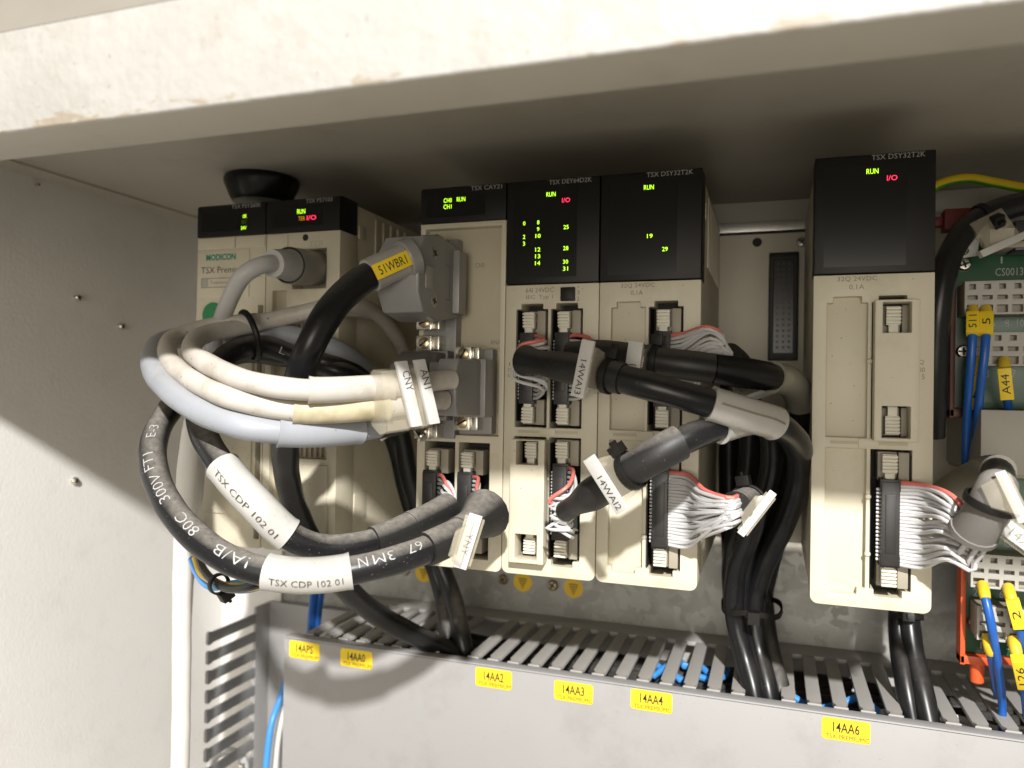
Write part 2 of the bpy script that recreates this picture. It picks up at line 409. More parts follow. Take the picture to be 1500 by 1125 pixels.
def tie(parent, path, d, r, ang=0.0, name='cable_tie', head=True, m='black'):
    p, t, n, c = path.face(d)
    mb = MB(); k = 26
    rr = []
    for i in range(k):
        a = 2 * math.pi * i / k; e = n * math.cos(a) + c * math.sin(a)
        rr.append([p + e * (r + 0.05) - t * 1.2, p + e * (r + 0.75) - t * 1.1, p + e * (r + 0.75) + t * 1.1, p + e * (r + 0.05) + t * 1.2])
    mb.rings(rr, closed=True)
    if head:
        e = n * math.cos(ang) + c * math.sin(ang); g = -n * math.sin(ang) + c * math.cos(ang)
        mb.obox(p + e * (r + 2.0), t * 2.0, g * 2.2, e * 1.7); mb.obox(p + e * (r + 4.0), t * 1.2, g * 0.5, e * 1.0)
    return obj(name, mb, m, parent, bevel=0.15)
def sleeve(parent, path, a, b, r, m='sleeve', name='label_sleeve'):
    """slightly flattened printed sleeve with a rim at both ends"""
    mb = MB(); n = 24; rr = []
    k = max(3, int((b - a) / 1.5))
    for i in range(k + 1):
        d = a + (b - a) * i / k; p, t, nn, c = path.face(d)
        q = r + (0.25 if i in (0, k) else 0)
        rr.append([p + nn * math.cos(2 * math.pi * j / n) * q * 0.94 + c * math.sin(2 * math.pi * j / n) * q * 1.04 for j in range(n)])
    mb.rings(rr); return obj(name, mb, m, parent)
def marker(parent, path, d, r, text, lo, hi, width=5.6, tilt=0.0, up=1, flip=1, th=2.0, tie_end=1, h=2.6, tstart=0.35, tlen=0.6, roll=0.0):
    """clear marker carrier across a cable with a printed white strip from lo to hi (mm across) and a tie"""
    p, t, n, c = path.face(d); c = c * up
    if roll:
        q = Matrix.Rotation(roll, 3, t); n = q @ n; c = q @ c
    if tilt:
        q = Matrix.Rotation(tilt, 3, n); t = q @ t; c = q @ c
    top = r + th + 0.7; L = hi - lo; cc = p + c * (lo + hi) / 2
    mb = MB(); e = L * 0.42
    # saddle: wide under the strip, narrowing to the cable
    poly = [p + c * (lo + L * .10) + n * top, p + c * (hi - L * .10) + n * top, p + c * (hi - L * .10) + n * (top - 1.4), p + c * (r * 1.15) + n * (-r * 0.55), p - c * (r * 1.15) + n * (-r * 0.55), p + c * (lo + L * .10) + n * (top - 1.4)]
    mb.prism([q - t * width * 0.62 for q in poly], t * width * 1.24)
    car = obj('marker_carrier', mb, 'clear', parent, bevel=0.4)
    mb = MB(); mb.obox(cc + n * (top + 0.45), t * width / 2, c * L / 2, n * 0.6)
    st = obj('marker_strip', mb, 'strip', parent, bevel=0.25)
    if text:
        mb = MB(); o = cc + n * (top + 1.10); dv = c * flip
        sg = flip * up
        letters(mb, text, o + dv * (-L / 2 + L * tstart) - t * h * 0.5 * sg, dv * L * tlen, t * h * sg)
        obj('lettering', mb, 'print_black', st, smooth=0, flip=False)
    if tie_end: tie(parent, path, d + width * 0.95, r * 1.02, ang=tie_end * math.pi / 2 * 0.98)
    return st

# ------------------------------------------------------------------ the cabinet
XW, ZC, YP = -84.0, 168.0, 125.0          # left wall, ceiling, mounting plate
mb = MB().box(XW - 2, XW, -149, 140, -260, ZC + 2)
sw = tag(obj('cabinet_side_wall', mb, 'paint'), 'light grey powder-coated inner side wall of the cabinet', 'wall', kind='structure')
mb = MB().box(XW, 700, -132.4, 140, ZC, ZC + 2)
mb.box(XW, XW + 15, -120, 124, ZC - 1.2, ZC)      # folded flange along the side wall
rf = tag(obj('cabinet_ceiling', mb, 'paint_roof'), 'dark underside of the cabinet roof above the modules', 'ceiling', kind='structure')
mb = MB().box(XW - 40, 700, -149, -132.5, 128.5, 152.5)
fb = tag(obj('cabinet_front_beam', mb, ['chipped', 'paint_roof'], bevel=0.8, seg=3), 'white chipped front rail of the cabinet across the top of the picture', 'beam', kind='structure')
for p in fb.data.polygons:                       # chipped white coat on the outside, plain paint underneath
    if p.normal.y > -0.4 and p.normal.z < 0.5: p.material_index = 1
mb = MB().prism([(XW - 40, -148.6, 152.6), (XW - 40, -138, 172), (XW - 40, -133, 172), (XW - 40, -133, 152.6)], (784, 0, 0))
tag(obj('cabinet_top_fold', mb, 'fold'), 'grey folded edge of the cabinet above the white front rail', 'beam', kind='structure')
mb = MB().box(560, 562, -149, 140, -262, ZC + 2)
tag(obj('cabinet_far_wall', mb, 'paint'), 'opposite inner side wall of the cabinet, out of the picture', 'wall', kind='structure')
mb = MB().box(XW, 560, -149, 140, -264, -262)
tag(obj('cabinet_floor', mb, 'paint_roof'), 'cabinet bottom below the wiring duct, out of the picture', 'floor', kind='structure')
mb = MB().box(XW, 700, YP, YP + 2, -260, 168)
mp = tag(obj('mounting_plate', mb, 'galvanised'), 'mottled galvanised steel mounting plate behind the module rack', 'plate', kind='structure')
mb = MB().box(XW, 700, YP - 1.5, YP, 156, 167.6)
obj('plate_flange', mb, 'paint_roof', mp)
mb = MB().box(XW, -40, YP - 2, YP - 0.2, -260, 155)
obj('side_filler', mb, 'pale_cable', mp)

def screw(parent, p, axis, r=2.0, h=1.2, m='metal', slot=True, name='screw'):
    p, ax = Vector(p), Vector(axis).normalized()
    b = MB().lathe(p, ax, [(0, r), (h * 0.6, r), (h, r * 0.75), (h + 0.05, 0.1)], 20)
    o = obj(name, b, m, parent)
    if slot:
        u = ax.orthogonal().normalized(); u = Matrix.Rotation(random.uniform(0, 3), 3, ax) @ u; v = ax.cross(u)
        b = MB().obox(p + ax * (h + 0.06), u * r * 0.72, v * r * 0.13, ax * 0.08); b.obox(p + ax * (h + 0.05), v * r * 0.55, u * r * 0.13, ax * 0.08)
        obj('screw_slot', b, 'well', o, smooth=0)
    return o
for (y, z, rr) in ((11, 113.4, 1.7), (38.3, 101.4, 1.7), (11.8, 21.8, 1.9), (-12.3, 164.0, 0.8)):
    screw(sw, (XW, y, z), (1, 0, 0), rr, 2.2)

# black round fan grommet under the ceiling
mb = MB().lathe((18, 21, ZC), (0, 0, -1), [(0, 16.5), (1.5, 17.2), (3, 17.0), (9.5, 14.2), (11.5, 13.0), (11.6, 0.1)], 40)
tag(obj('cable_grommet', mb, 'black_gloss', smooth=40), 'round black plastic grommet hanging from the cabinet ceiling above the leftmost modules', 'grommet')

# ------------------------------------------------------------------ the rack behind the modules
rk = thing('module_rack', 'beige module rack with dark multi-pin sockets in its empty slots', 'rack', (148, 102, 0))
obj('back_plate', MB().plate(-1, 330, 2, 147, [], 102, 110), 'rack', rk, bevel=0.5)
obj('upper_rail', MB().box(-4, 334, 106, 118, 149.0, 153.8), 'steel', rk, bevel=0.4)
obj('lower_rail', MB().box(-4, 334, 104, 118, -3.2, 1.6), 'steel', rk, bevel=0.4)
for sx in (241.0, 93.0):
    s = obj('backplane_socket', MB().plate(sx + 3.0, sx + 16.2, 86.6, 137.2, [(sx + 5.2, sx + 14.0, 90, 134)], 98.6, 102), 'black', rk, bevel=0.5)
    obj('socket_insert', MB().box(sx + 5.2, sx + 14.0, 100.4, 101.8, 90, 134), 'black_gloss', s)
    b = MB()
    for i in range(3):
        for j in range(16): b.box(sx + 6.6 + i * 2.54, sx + 7.5 + i * 2.54, 100.25, 100.38, 92.3 + j * 2.62, 93.3 + j * 2.62)
    tag(obj('pin_holes', b, 'pin_dark', s, smooth=0), None, kind='stuff')
    screw(rk, (sx + 17.3, 102, 142), (0, -1, 0), 2.4, 1.0, 'steel')
    obj('locating_hole', MB().lathe((sx - 2.5, 101.95, 143), (0, -1, 0), [(0, 2.2), (0.1, 2.1)], 20), 'well', rk)
    screw(rk, (sx + 15, 102, 22), (0, -1, 0), 3.2, 2.2, 'black')
    obj('slot_number_panel', MB().plate(sx - 6, sx + 14, 62, 80, [(sx, sx + 6, 67, 75)], 101.0, 102), 'rack', rk, bevel=0.2)
for i, (x, z) in enumerate(((56, -36), (116.5, -35.5), (145.5, -36))):
    s = obj('earth_sticker', MB().lathe((x, YP, z), (0, -1, 0), [(0, 5.4), (0.25, 5.4)], 30), 'warn_yellow', mp)
    b = MB()
    for k, wd in enumerate((5.2, 4.6, 3.4, 2.0, 0.8)): b.box(x - wd / 2, x + wd / 2, YP - 0.36, YP - 0.3, z + 1.6 - k * 1.25, z + 2.1 - k * 1.25)
    obj('earth_symbol', b, 'print_black', s, smooth=0)
    screw(mp, (x - 11.5, YP, z + 0.5), (0, -1, 0), 3.0, 2.0, 'brass')

# ------------------------------------------------------------------ modules
def display(root, x0, zb, title, tx0, tx1, tz, leds):
    """black front display from zb to the top, with its printed title and lit characters"""
    b = MB(); r = 3.0
    prof = []
    for k in range(7):
        a = k / 6 * math.pi / 2; prof.append((-0.7 + r * 1.6 * (1 - math.cos(a)) if k else -0.7, 151.5 - r * 0.7 * (1 - math.sin(a)) if False else 150.2 + 1.3 * math.sin(a)))
    pts = [(-0.7, zb)] + [(-0.7 + 3.2 * (1 - math.cos(k / 6 * math.pi / 2)), 150.0 + 1.5 * math.sin(k / 6 * math.pi / 2)) for k in range(7)] + [(14, 151.5), (14, zb)]
    b.prism([(x0 + 0.25, y, z) for y, z in pts], (36.5, 0, 0))
    d = obj('display_panel', b, 'black', root, bevel=0.35)
    w_ = obj('display_window', MB().box(x0 + 3.2, x0 + 28.2, -0.78, -0.5, zb + 2.2, 147.4), 'black_gloss', d)
    ftext(d, title, x0 + tx0, x0 + tx1, tz, 1.75, 'print_title', -0.76)
    for s, xa, xb, zc, h, m in leds:
        ftext(d, s, x0 + xa, x0 + xb, zc - h / 2, h, m, -0.86, 0.0, 'led_character')
    return d
def housing(root, x0, z0=0.0, m='beige'):
    b = MB().box(x0 + 0.7, x0 + 36.3, 14, 101.5, 1.4, 150.2)
    o = obj('housing', b, m, root, bevel=0.4)
    b = MB()
    for k in range(9): b.box(x0 + 36.3, x0 + 36.9, 30 + k * 7.2, 33.4 + k * 7.2, 120, 147.5)
    obj('side_rib', b, m, root, bevel=0.15)
    obj('side_catch', MB().plate(x0 + 36.3 - 1, x0 + 37.0, 136, 142, [], 15.5, 20.5), m, root, bevel=0.2)
    obj('side_catch', MB().box(x0 + 36.0, x0 + 36.8, 15.5, 26, 12, 24), m, root, bevel=0.3)
    return o
def latch(root, xc, za, d, yf=-2.0, hd=None):
    """ribbed ejector latch; za outer end, d = -1 pointing down (top latch) or +1 (bottom latch)"""
    b = MB()
    for k in range(5):
        z = za + d * (0.4 + k * 1.15); b.box(xc - 2.25, xc + 2.25, yf - 1.0 + 0.08 * k, yf + 3.5, min(z, z + d * 0.74), max(z, z + d * 0.74))
    b.box(xc - 2.15, xc + 2.15, yf + 0.3, yf + 3.4, min(za, za + d * 6.2), max(za, za + d * 6.2))
    b.box(xc - 1.45, xc + 1.45, yf - 0.1, yf + 3.0, min(za + d * 6.2, za + d * 9.4), max(za + d * 6.2, za + d * 9.4))
    o = obj('ejector_latch', b, 'ivory', root, bevel=0.14)
    zz = (za - d * 0.6, za + d * 9.0)
    h = obj('header_end', MB().box(xc + 2.8, xc + 6.0, yf + 2.0, 12, min(zz), max(zz)).box(xc - 3.2, xc + 2.6, yf + 4.2, 12, min(zz), max(zz)), 'header', root, bevel=0.3)
    return o
def socket(root, xc, z0, z1, yf=-5.0, wd=5.4, teeth=True):
    """black ribbon socket with its strain-relief bar"""
    b = MB().box(xc - wd / 2, xc + wd / 2, yf, 6, z0, z1)
    b.box(xc - wd / 2 - 0.3, xc + wd / 2 + 0.3, yf + 1.0, 5, z1 - 3.2, z1 + 0.8); b.box(xc - wd / 2 - 0.3, xc + wd / 2 + 0.3, yf + 1.0, 5, z0 - 0.8, z0 + 3.2)
    b.box(xc - 1.6, xc + 1.6, yf - 0.35, yf + 0.2, z0 + 4, z1 - 4)
    o = obj('ribbon_socket', b, 'socket', root, bevel=0.25)
    if teeth:
        b = MB(); n = int((z1 - z0 - 2) / 1.27)
        for k in range(n): b.lathe((xc - wd / 2 - 1.3, yf + 3.2, z0 + 1.4 + k * 1.27), (1, 0, 0), [(0, 0.3), (0.15, 0.48), (1.6, 0.48)], 8)
        tag(obj('cut_wire_ends', b, 'wire_grey', o), None, kind='stuff')
    return o
COL = ((4.5, 17.2), (18.4, 30.8))
def io_module(name, label, x0, title, tx, leds, top_print, blanks, covers, group=None):
    root = thing(name, label, 'module', (x0 + 18.5, 50, 0), group)
    housing(root, x0)
    holes = []
    for a, b in COL:
        holes += [(x0 + a, x0 + b, 56.4, 101.6), (x0 + a + 2, x0 + b - 2.0, 101.6, 103.7), (x0 + a, x0 + b, 6.5, 52.8), (x0 + a + 1.4, x0 + b - 2.6, 4.2, 6.5)]
    pl = obj('front_plate', MB().plate(x0 + 0.15, x0 + 36.85, 0, 111.0, holes, 0, 14), 'beige', root, bevel=0.3, corner=([x0 + 0.15, x0 + 36.85], [0], 2.6))
    obj('crossbar_clip', MB().box(x0 + 14.6, x0 + 20.8, -0.5, 1, 53.2, 56.2), 'beige', root, bevel=0.2)
    obj('crossbar_groove', MB().box(x0 + 6, x0 + 29.5, -0.25, 0.4, 54.2, 55.2), 'beige_dark', root, bevel=0.1)
    for z in (82, 37, 18): obj('strut_pip', MB().lathe((x0 + 17.8, -0.1, z), (0, -1, 0), [(0, 1.0), (0.5, 0.7), (0.7, 0.1)], 12), 'beige', root)
    for c, (a, b) in enumerate(COL):
        for r, (za, zb) in enumerate(((56.4, 103.7), (4.2, 52.8))):
            if (c, r) in blanks:
                obj('blank_panel', MB().box(x0 + a - 0.2, x0 + b + 0.2, 3.2, 5, za - 0.1, zb + 0.1), 'beige', root, bevel=0.2)
            else:
                obj('connector_well', MB().box(x0 + a - 0.2, x0 + b + 0.2, 11.5, 13.5, za, zb).box(x0 + a + 0.02, x0 + a + 0.4, 1.4, 12, za + 2.2, zb - 2.2).box(x0 + b - 0.4, x0 + b - 0.02, 1.4, 12, za + 2.2, zb - 2.2), 'well', root, smooth=0)
                xc = x0 + (a + b) / 2 - 0.6
                if (c, r) in covers:
                    hh = [(x0 + a + 2.6, x0 + b - 1.4, 91 if r == 0 else 42.5, 101 if r == 0 else 51.5), (x0 + a + 2.6, x0 + b - 1.4, 56.9 if r == 0 else 7.0, 67.2 if r == 0 else 16.5)]
                    pz = (55.8, 101.8) if r == 0 else (5.6, 52)
                    obj('connector_cover', MB().plate(x0 + a + 0.3, x0 + b + 1.1, pz[0], pz[1], hh, -5.5, 3.0), 'beige', root, bevel=0.5)
                    latch(root, xc + 0.9, hh[0][3] - 0.8, -1, 0.5); latch(root, xc + 0.9, hh[1][2] + 0.8, 1, 0.5)
                else:
                    latch(root, xc, (100.3 if r == 0 else 51.4), -1); latch(root, xc, (58.0 if r == 0 else 8.0), 1)
                    socket(root, xc, (66.2 if r == 0 else 15.6), (91.6 if r == 0 else 42.6))
    for s, xa, xb, z, h in top_print: ftext(pl, s, x0 + xa, x0 + xb, z, h, 'print_grey')
    display(root, x0, 111.4, title, tx[0], tx[1], tx[2], leds)
    return root
def L1(s, x, z, m='led_green'):
    wd = 0.9 if len(s) == 1 else 2.0; return (s, x - wd / 2, x + wd / 2, z, 1.55, m)
RUN = ('RUN', 16.1, 19.7, 145.1, 1.75, 'led_green'); IO = ('I/O', 22.3, 25.4, 142.5, 1.75, 'led_red')
inp = io_module('input_module', 'beige input module with two columns of lit green numbers on its black display', 148, 'TSX DEY64D2K', (17.0, 33.6, 149.0 - 0.2),
    [RUN, IO] + [L1(s, 7.4, z) for s, z in (('0', 134.6), ('2', 129.4), ('3', 126.8))] + [L1(s, 13.0, z) for s, z in (('8', 134.7), ('9', 132.1), ('10', 129.5), ('12', 124.3), ('13', 121.7), ('14', 119.1))]
    + [L1(s, 24.0, z) for s, z in (('25', 132.3), ('28', 124.3), ('30', 119.2), ('31', 116.6))],
    [('64I 24VDC', 8.2, 19.4, 108.0, 1.8), ('IEC  Typ 1', 8.4, 19.0, 105.1, 1.9), ('+', 28.4, 29.3, 109.2, 0.9), ('3', 28.4, 29.4, 106.8, 1.6), ('2', 28.4, 29.4, 104.4, 1.6),
     ('I', 1.9, 2.3, 79.8, 1.5), ('32', 1.2, 3.0, 77.6, 1.4), ('47', 1.2, 3.0, 75.4, 1.4)], (), ((0, 1),))
obj('selector_switch', MB().box(148 + 22.2, 148 + 27.8, -1.2, 1, 104.4, 109.6).box(148 + 22.8, 148 + 27.2, -1.6, -1, 105, 109), 'black', inp, bevel=0.3)
o4 = io_module('output_module', 'beige output module with lit 19 and 29, right next to the empty slot', 185, 'TSX DSY32T2K', (17.0, 33.6, 149.0 - 0.2),
    [RUN, L1('19', 18.5, 127.3), L1('29', 24.0, 122.3)], [('32Q 24VDC', 8.0, 20.4, 108.6, 1.8), ('0,1A', 11.7, 16.2, 105.8, 1.9)], ((0, 0), (0, 1)), (), 'output modules')
o6 = io_module('output_module', 'separate beige output module standing alone, right of the empty slot, with red I/O lit', 259, 'TSX DSY32T2K', (17.6, 33.6, 149.0 - 0.2),
    [RUN, IO], [('32Q 24VDC', 7.6, 19.8, 108.6, 1.8), ('0,1A', 11.3, 15.9, 105.8, 1.9), ('Q', 32.4, 33.9, 80.8, 1.7), ('00', 32.3, 34.2, 78.4, 1.6), ('15', 32.5, 34.2, 76.1, 1.6)],
    ((0, 0), (0, 1)), ((1, 0),), 'output modules')

# axis module with D-shaped connectors on a sunken panel
cx = 111.0
cay = thing('axis_control_module', 'beige axis module with short display, grey connector hoods and two ribbon sockets below', 'module', (cx + 18.5, 50, 0))
housing(cay, cx)
pl = obj('front_plate', MB().plate(cx + 0.15, cx + 36.85, 0, 136.7, [(cx + 2.4, cx + 34.8, 52.4, 134.6), (cx + 3.6, cx + 16.8, 4.2, 49.6), (cx + 18.4, cx + 31.4, 4.2, 49.6)], 0, 14), 'beige', cay, bevel=0.3, corner=([cx + 0.15, cx + 36.85], [0], 2.6))
pn = obj('connector_panel', MB().box(cx + 2.2, cx + 35.0, 4.0, 6, 52.2, 134.8), 'beige_dark', cay)
ftext(pn, 'CH0', cx + 22.5, cx + 26.5, 119, 2.0, 'print_grey', 3.94); ftext(pn, 'ANA', cx + 29.4, cx + 34.0, 88.4, 1.8, 'print_grey', 3.94)
ftext(pn, 'OUT', cx + 29.4, cx + 34.0, 85.4, 1.8, 'print_grey', 3.94); ftext(pn, 'ANA', cx + 13.8, cx + 18.4, 87.2, 1.8, 'print_grey', 3.94)
obj('connector_base', MB().box(cx + 3.2, cx + 17.0, -1.5, 4.0, 50.9, 130), 'hood', cay, bevel=0.5)
obj('connector_base', MB().box(cx + 19.0, cx + 32.6, -1.5, 4.0, 53.2, 86.4), 'hood', cay, bevel=0.5)
for (x, z) in ((7.9, 96.4), (8.0, 88.3), (24.7, 84.0), (7.8, 54.0), (24.5, 57.8), (8.2, 127.5)):
    q = obj('clamp_bracket', MB().box(cx + x - 4.6, cx + x + 1.8, -9, -1.2, z - 3.0, z + 3.0).box(cx + x + 1.8, cx + x + 4.6, -7.8, -1.2, z - 2.8, z + 2.8), 'metal', cay, bevel=0.35)
    screw(q, (cx + x - 1.2, -9, z), (0, -1, 0), 2.3, 0.7, 'brass', False)
    a = random.uniform(0.3, 1.2); u = Vector((math.cos(a), 0, math.sin(a))); v = Vector((-u.z, 0, u.x))
    obj('screw_slot', MB().obox((cx + x - 1.2, -9.8, z), u * 2.0, v * 0.32, (0, 0.08, 0)), 'well', q, smooth=0)
for k, (a, b) in enumerate(((3.6, 16.8), (18.4, 31.4))):
    obj('connector_well', MB().box(cx + a - 0.2, cx + b + 0.2, 11.5, 13.5, 4, 49.8), 'well', cay, smooth=0)
    xc = cx + a + 4.4
    latch(cay, xc, 46.0, -1); latch(cay, xc, 7.0, 1); socket(cay, xc, 13.6, 37.6, wd=5.8, teeth=False)
display(cay, cx, 136.9, 'TSX CAY21', 22.0, 35.0, 149.0 - 0.2, [('CH0', 10.4, 13.9, 145.6, 1.75, 'led_green'), ('RUN', 16.1, 19.7, 145.7, 1.75, 'led_green'), ('CH1', 10.4, 13.8, 143.1, 1.75, 'led_green')])

# power supply
psu = thing('power_supply_module', 'beige power supply module at the far end of the row beside the cabinet wall', 'module', (18.5, 50, 0))
housing(psu, 0)
pl = obj('front_plate', MB().plate(0.15, 36.85, 0, 136.7, [(33.2, 36.0, 4, 106)], 0, 14), 'beige', psu, bevel=0.35, corner=([0.15, 36.85], [0], 2.6))
obj('cover_strip', MB().box(0.6, 20.7, -0.5, 1, 131.4, 136.2), 'beige', psu, bevel=0.2); obj('cover_strip', MB().box(21.3, 36.5, -0.5, 1, 131.4, 136.2), 'beige', psu, bevel=0.2)
nm = obj('name_plate', MB().box(0.7, 28.5, -0.45, 1, 109.6, 130.6), 'beige', psu, bevel=0.2)
ftext(nm, 'MODICON', 5.4, 21.4, 126.2, 3.0, 'print_teal', -0.52, 0.04); ftext(nm, 'TSX Premium', 2.8, 26.5, 120.6, 2.9, 'print_dark', -0.52)
obj('logo', MB().box(3.0, 6.6, -0.56, -0.5, 114.6, 118.0), 'print_title', nm, smooth=0)
b = MB()
for a in ((3.0, 26, 118.2, 118.4), (3.0, 26, 114.2, 114.4), (3.0, 3.2, 114.2, 118.4), (25.8, 26, 114.2, 118.4)): b.box(a[0], a[1], -0.56, -0.5, a[2], a[3])
obj('logo_border', b, 'print_dark', nm, smooth=0)
ftext(nm, 'Telemecanique', 7.6, 25.2, 115.3, 1.9, 'print_grey', -0.52)
obj('green_button', MB().lathe((9.3, 0.4, 102), (0, -1, 0), [(0, 5.6), (0.8, 5.6), (1.1, 5.2), (1.12, 0.1)], 36), 'green_plastic', psu)
obj('terminal_door', MB().plate(0.6, 31.6, 14, 92, [(24, 30, 21.4, 22.4)], -0.9, 1.0), 'beige', psu, bevel=0.4)
obj('door_slot', MB().box(23.5, 30.5, -0.2, 0.6, 21.2, 22.6), 'well', psu, smooth=0)
display(psu, 0, 136.9, 'TSX PSY2600', 18.8, 34.0, 149.0 - 0.2, [('OK', 24.9, 27.0, 145.1, 1.6, 'led_green'), ('BAT', 24.6, 27.0, 142.6, 1.6, 'led_green_dim'), ('24V', 24.1, 27.0, 140.0, 1.6, 'led_green')])

# processor
cpu = thing('processor_module', 'beige processor module with a round grey plug in its front, second from the cabinet wall', 'module', (55.5, 50, 0))
housing(cpu, 37)
pl = obj('front_plate', MB().plate(37.15, 73.85, 0, 136.7, [(37 + 13.6, 37 + 30.4, 112.4, 129.4), (37 + 3.6, 37 + 10.8, 6, 112), (37 + 13, 37 + 32, 40, 104)], 0, 14), 'beige', cpu, bevel=0.35, corner=([37.15, 73.85], [0], 2.6))
obj('blank_panel', MB().box(37 + 3.4, 37 + 11, 3, 5, 5.8, 112.2), 'beige_dark', cpu); obj('plug_recess', MB().box(37 + 13.4, 37 + 30.6, 8, 10, 112.2, 129.6), 'header', cpu)
b = MB().box(37 + 12.8, 37 + 32.2, 4, 6, 39.8, 104.2)
for k in range(7): b.box(37 + 14 + k * 2.6, 37 + 15 + k * 2.6, 2.6, 4.5, 40.5, 103.5)
obj('card_slot_cover', b, 'beige_dark', cpu, bevel=0.15)
obj('small_flap', MB().box(37 + 1.4, 37 + 11.2, -0.5, 1, 130.6, 136.0), 'beige', cpu, bevel=0.25)
obj('reset_hole', MB().lathe((37 + 19.8, 0.02, 134.3), (0, -1, 0), [(0, 1.5), (0.06, 1.4)], 20), 'well', cpu)
ftext(pl, 'TER', 37 + 21.6, 37 + 29.0, 130.2, 2.4, 'beige_dark', -0.05); ftext(psu, 'CAR.', 29.6, 34.8, 118.2, 1.7, 'print_dark', -0.1)
obj('front_door', MB().box(37 + 13, 37 + 33, -0.8, 1, 6, 37.5), 'beige', cpu, bevel=0.4)
display(cpu, 37, 136.9, 'TSX P57103', 20.2, 33.2, 149.0 - 0.2, [('RUN', 16.0, 20.0, 145.4, 2.0, 'led_green'), ('TER', 16.6, 20.0, 142.4, 1.7, 'led_amber'), ('I/O', 20.9, 25.5, 142.5, 2.0, 'led_red')])

# ------------------------------------------------------------------ slotted wiring ducts
ZD, YD = -52.0, 44.0
du = thing('wiring_duct', 'long grey slotted wiring duct running below the modules with yellow tags on its cover', 'cable duct', (220, 85, -118))
obj('duct_cover', MB().box(20, 520, YD - 1.6, YD, -118, -52.6).box(20, 520, YD - 1.6, YD + 4.5, -53.8, -52.4), 'duct', du, bevel=0.5)
obj('duct_base', MB().box(20.5, 520, YD + 0.2, YD + 4.6, -60, -53.9).box(20.5, 520, 120, YP - 0.1, -118, -52.2).box(20.5, 520, 108, 121, -54.0, ZD), 'duct_body', du, bevel=0.3)
PIT, GAP = 9.74, 4.3
fx = [112.7 + PIT * k for k in range(-9, 42)]
shared = None
for k, x in enumerate(fx):
    xa, xb = x + GAP / 2, x + PIT - GAP / 2
    if k and any(abs(x + PIT / 2 - q) < 5.2 for q in (107, 243, 301)): continue      # fingers broken out where cables go in
    b = MB()
    # finger: flat tongue with a thickened lip at the cover
    pr = [(xa, YD + 4.8), (xa + 0.9, YD + 6.2), (xa + 0.9, YD + 7.6), (xa, YD + 9), (xa, 108.2), (xb, 108.2), (xb, YD + 9), (xb - 0.9, YD + 7.6), (xb - 0.9, YD + 6.2), (xb, YD + 4.8)]
    b.prism([(p[0], p[1], ZD - 1.9) for p in pr], (0, 0, 1.9))
    if shared is None:
        f0 = obj('duct_finger', b, 'duct_body', du, bevel=0.2); shared = f0; fx0 = x
    else:
        f = shared.copy(); sc.collection.objects.link(f); f.parent = du; f.location = ((x - fx0) * MM, 0, 0)
for px, py, t1 in ((446, 953, '14APS'), (522, 965, '14AA0'), (723, 994, '14AA2'), (840, 1014, '14AA3'), (954, 1027, '14AA4'), (1239, 1070, '14AA6')):
    c = at(px, py, YD - 1.7); wd, hh = 17.2, 8.4
    st = obj('tag_sticker', MB().box(c.x - wd / 2, c.x + wd / 2, YD - 1.85, YD - 1.62, c.z - hh / 2, c.z + hh / 2), 'yellow_tag', du, corner=([c.x - wd / 2, c.x + wd / 2], [c.z - hh / 2, c.z + hh / 2], 1.3))
    ftext(st, t1, c.x - 4.6, c.x + 4.8, c.z - 1.1, 3.9, 'print_black', YD - 1.9, 0.012)
    ftext(st, 'TSX PREMIUM' + ('C' if t1[-1] in '346' else ''), c.x - 7.2, c.x + 8.2, c.z - 3.7, 1.8, 'print_amber' if t1 != '14AA6' else 'print_dark', YD - 1.9)
# black cables added to keep the duct dark inside, then the visible wires
for k in range(6):
    y = 52 + k * 11.5; z = -68
    pa = Path([(21 + 480 * i / 10, y + random.uniform(-2, 2), z + random.uniform(-1.5, 1.5)) for i in range(11)])
    b = MB(); tube(b, pa, 5.6, n=12, step=6)
    tag(obj('duct_filler_cable', b, 'rubber_clean'), 'black cable added to darken the wiring duct, ' + ('nearest to the cover', 'second from the cover', 'third from the cover', 'third from the mounting plate', 'second from the mounting plate', 'nearest to the mounting plate')[k], 'cable', 'black cables added to darken the duct')
for k, (x0, x1, y, z, m) in enumerate(((192, 228, 80, -59.5, 'wire_lightblue'), (254, 292, 72, -59.5, 'wire_lightblue'), (290, 420, 70, -59.5, 'pale_cable'), (192, 228, 92, -60, 'wire_lightblue'))):
    pa = Path([(x0 + (x1 - x0) * i / 8, y + random.uniform(-5, 5), z + random.uniform(-2.5, 2.5)) for i in range(9)])
    b = MB(); tube(b, pa, 1.5, n=10, step=5)
    nm_ = ('light blue wire in the duct slots near tag 14AA4, front strand', 'light blue wire in the duct slots near tag 14AA6', 'pale wire inside the duct at its end beside the green boards', 'light blue wire in the duct slots near tag 14AA4, rear strand')[k]
    tag(obj('duct_wire', b, m), nm_, 'wire', 'wires lying inside the duct')

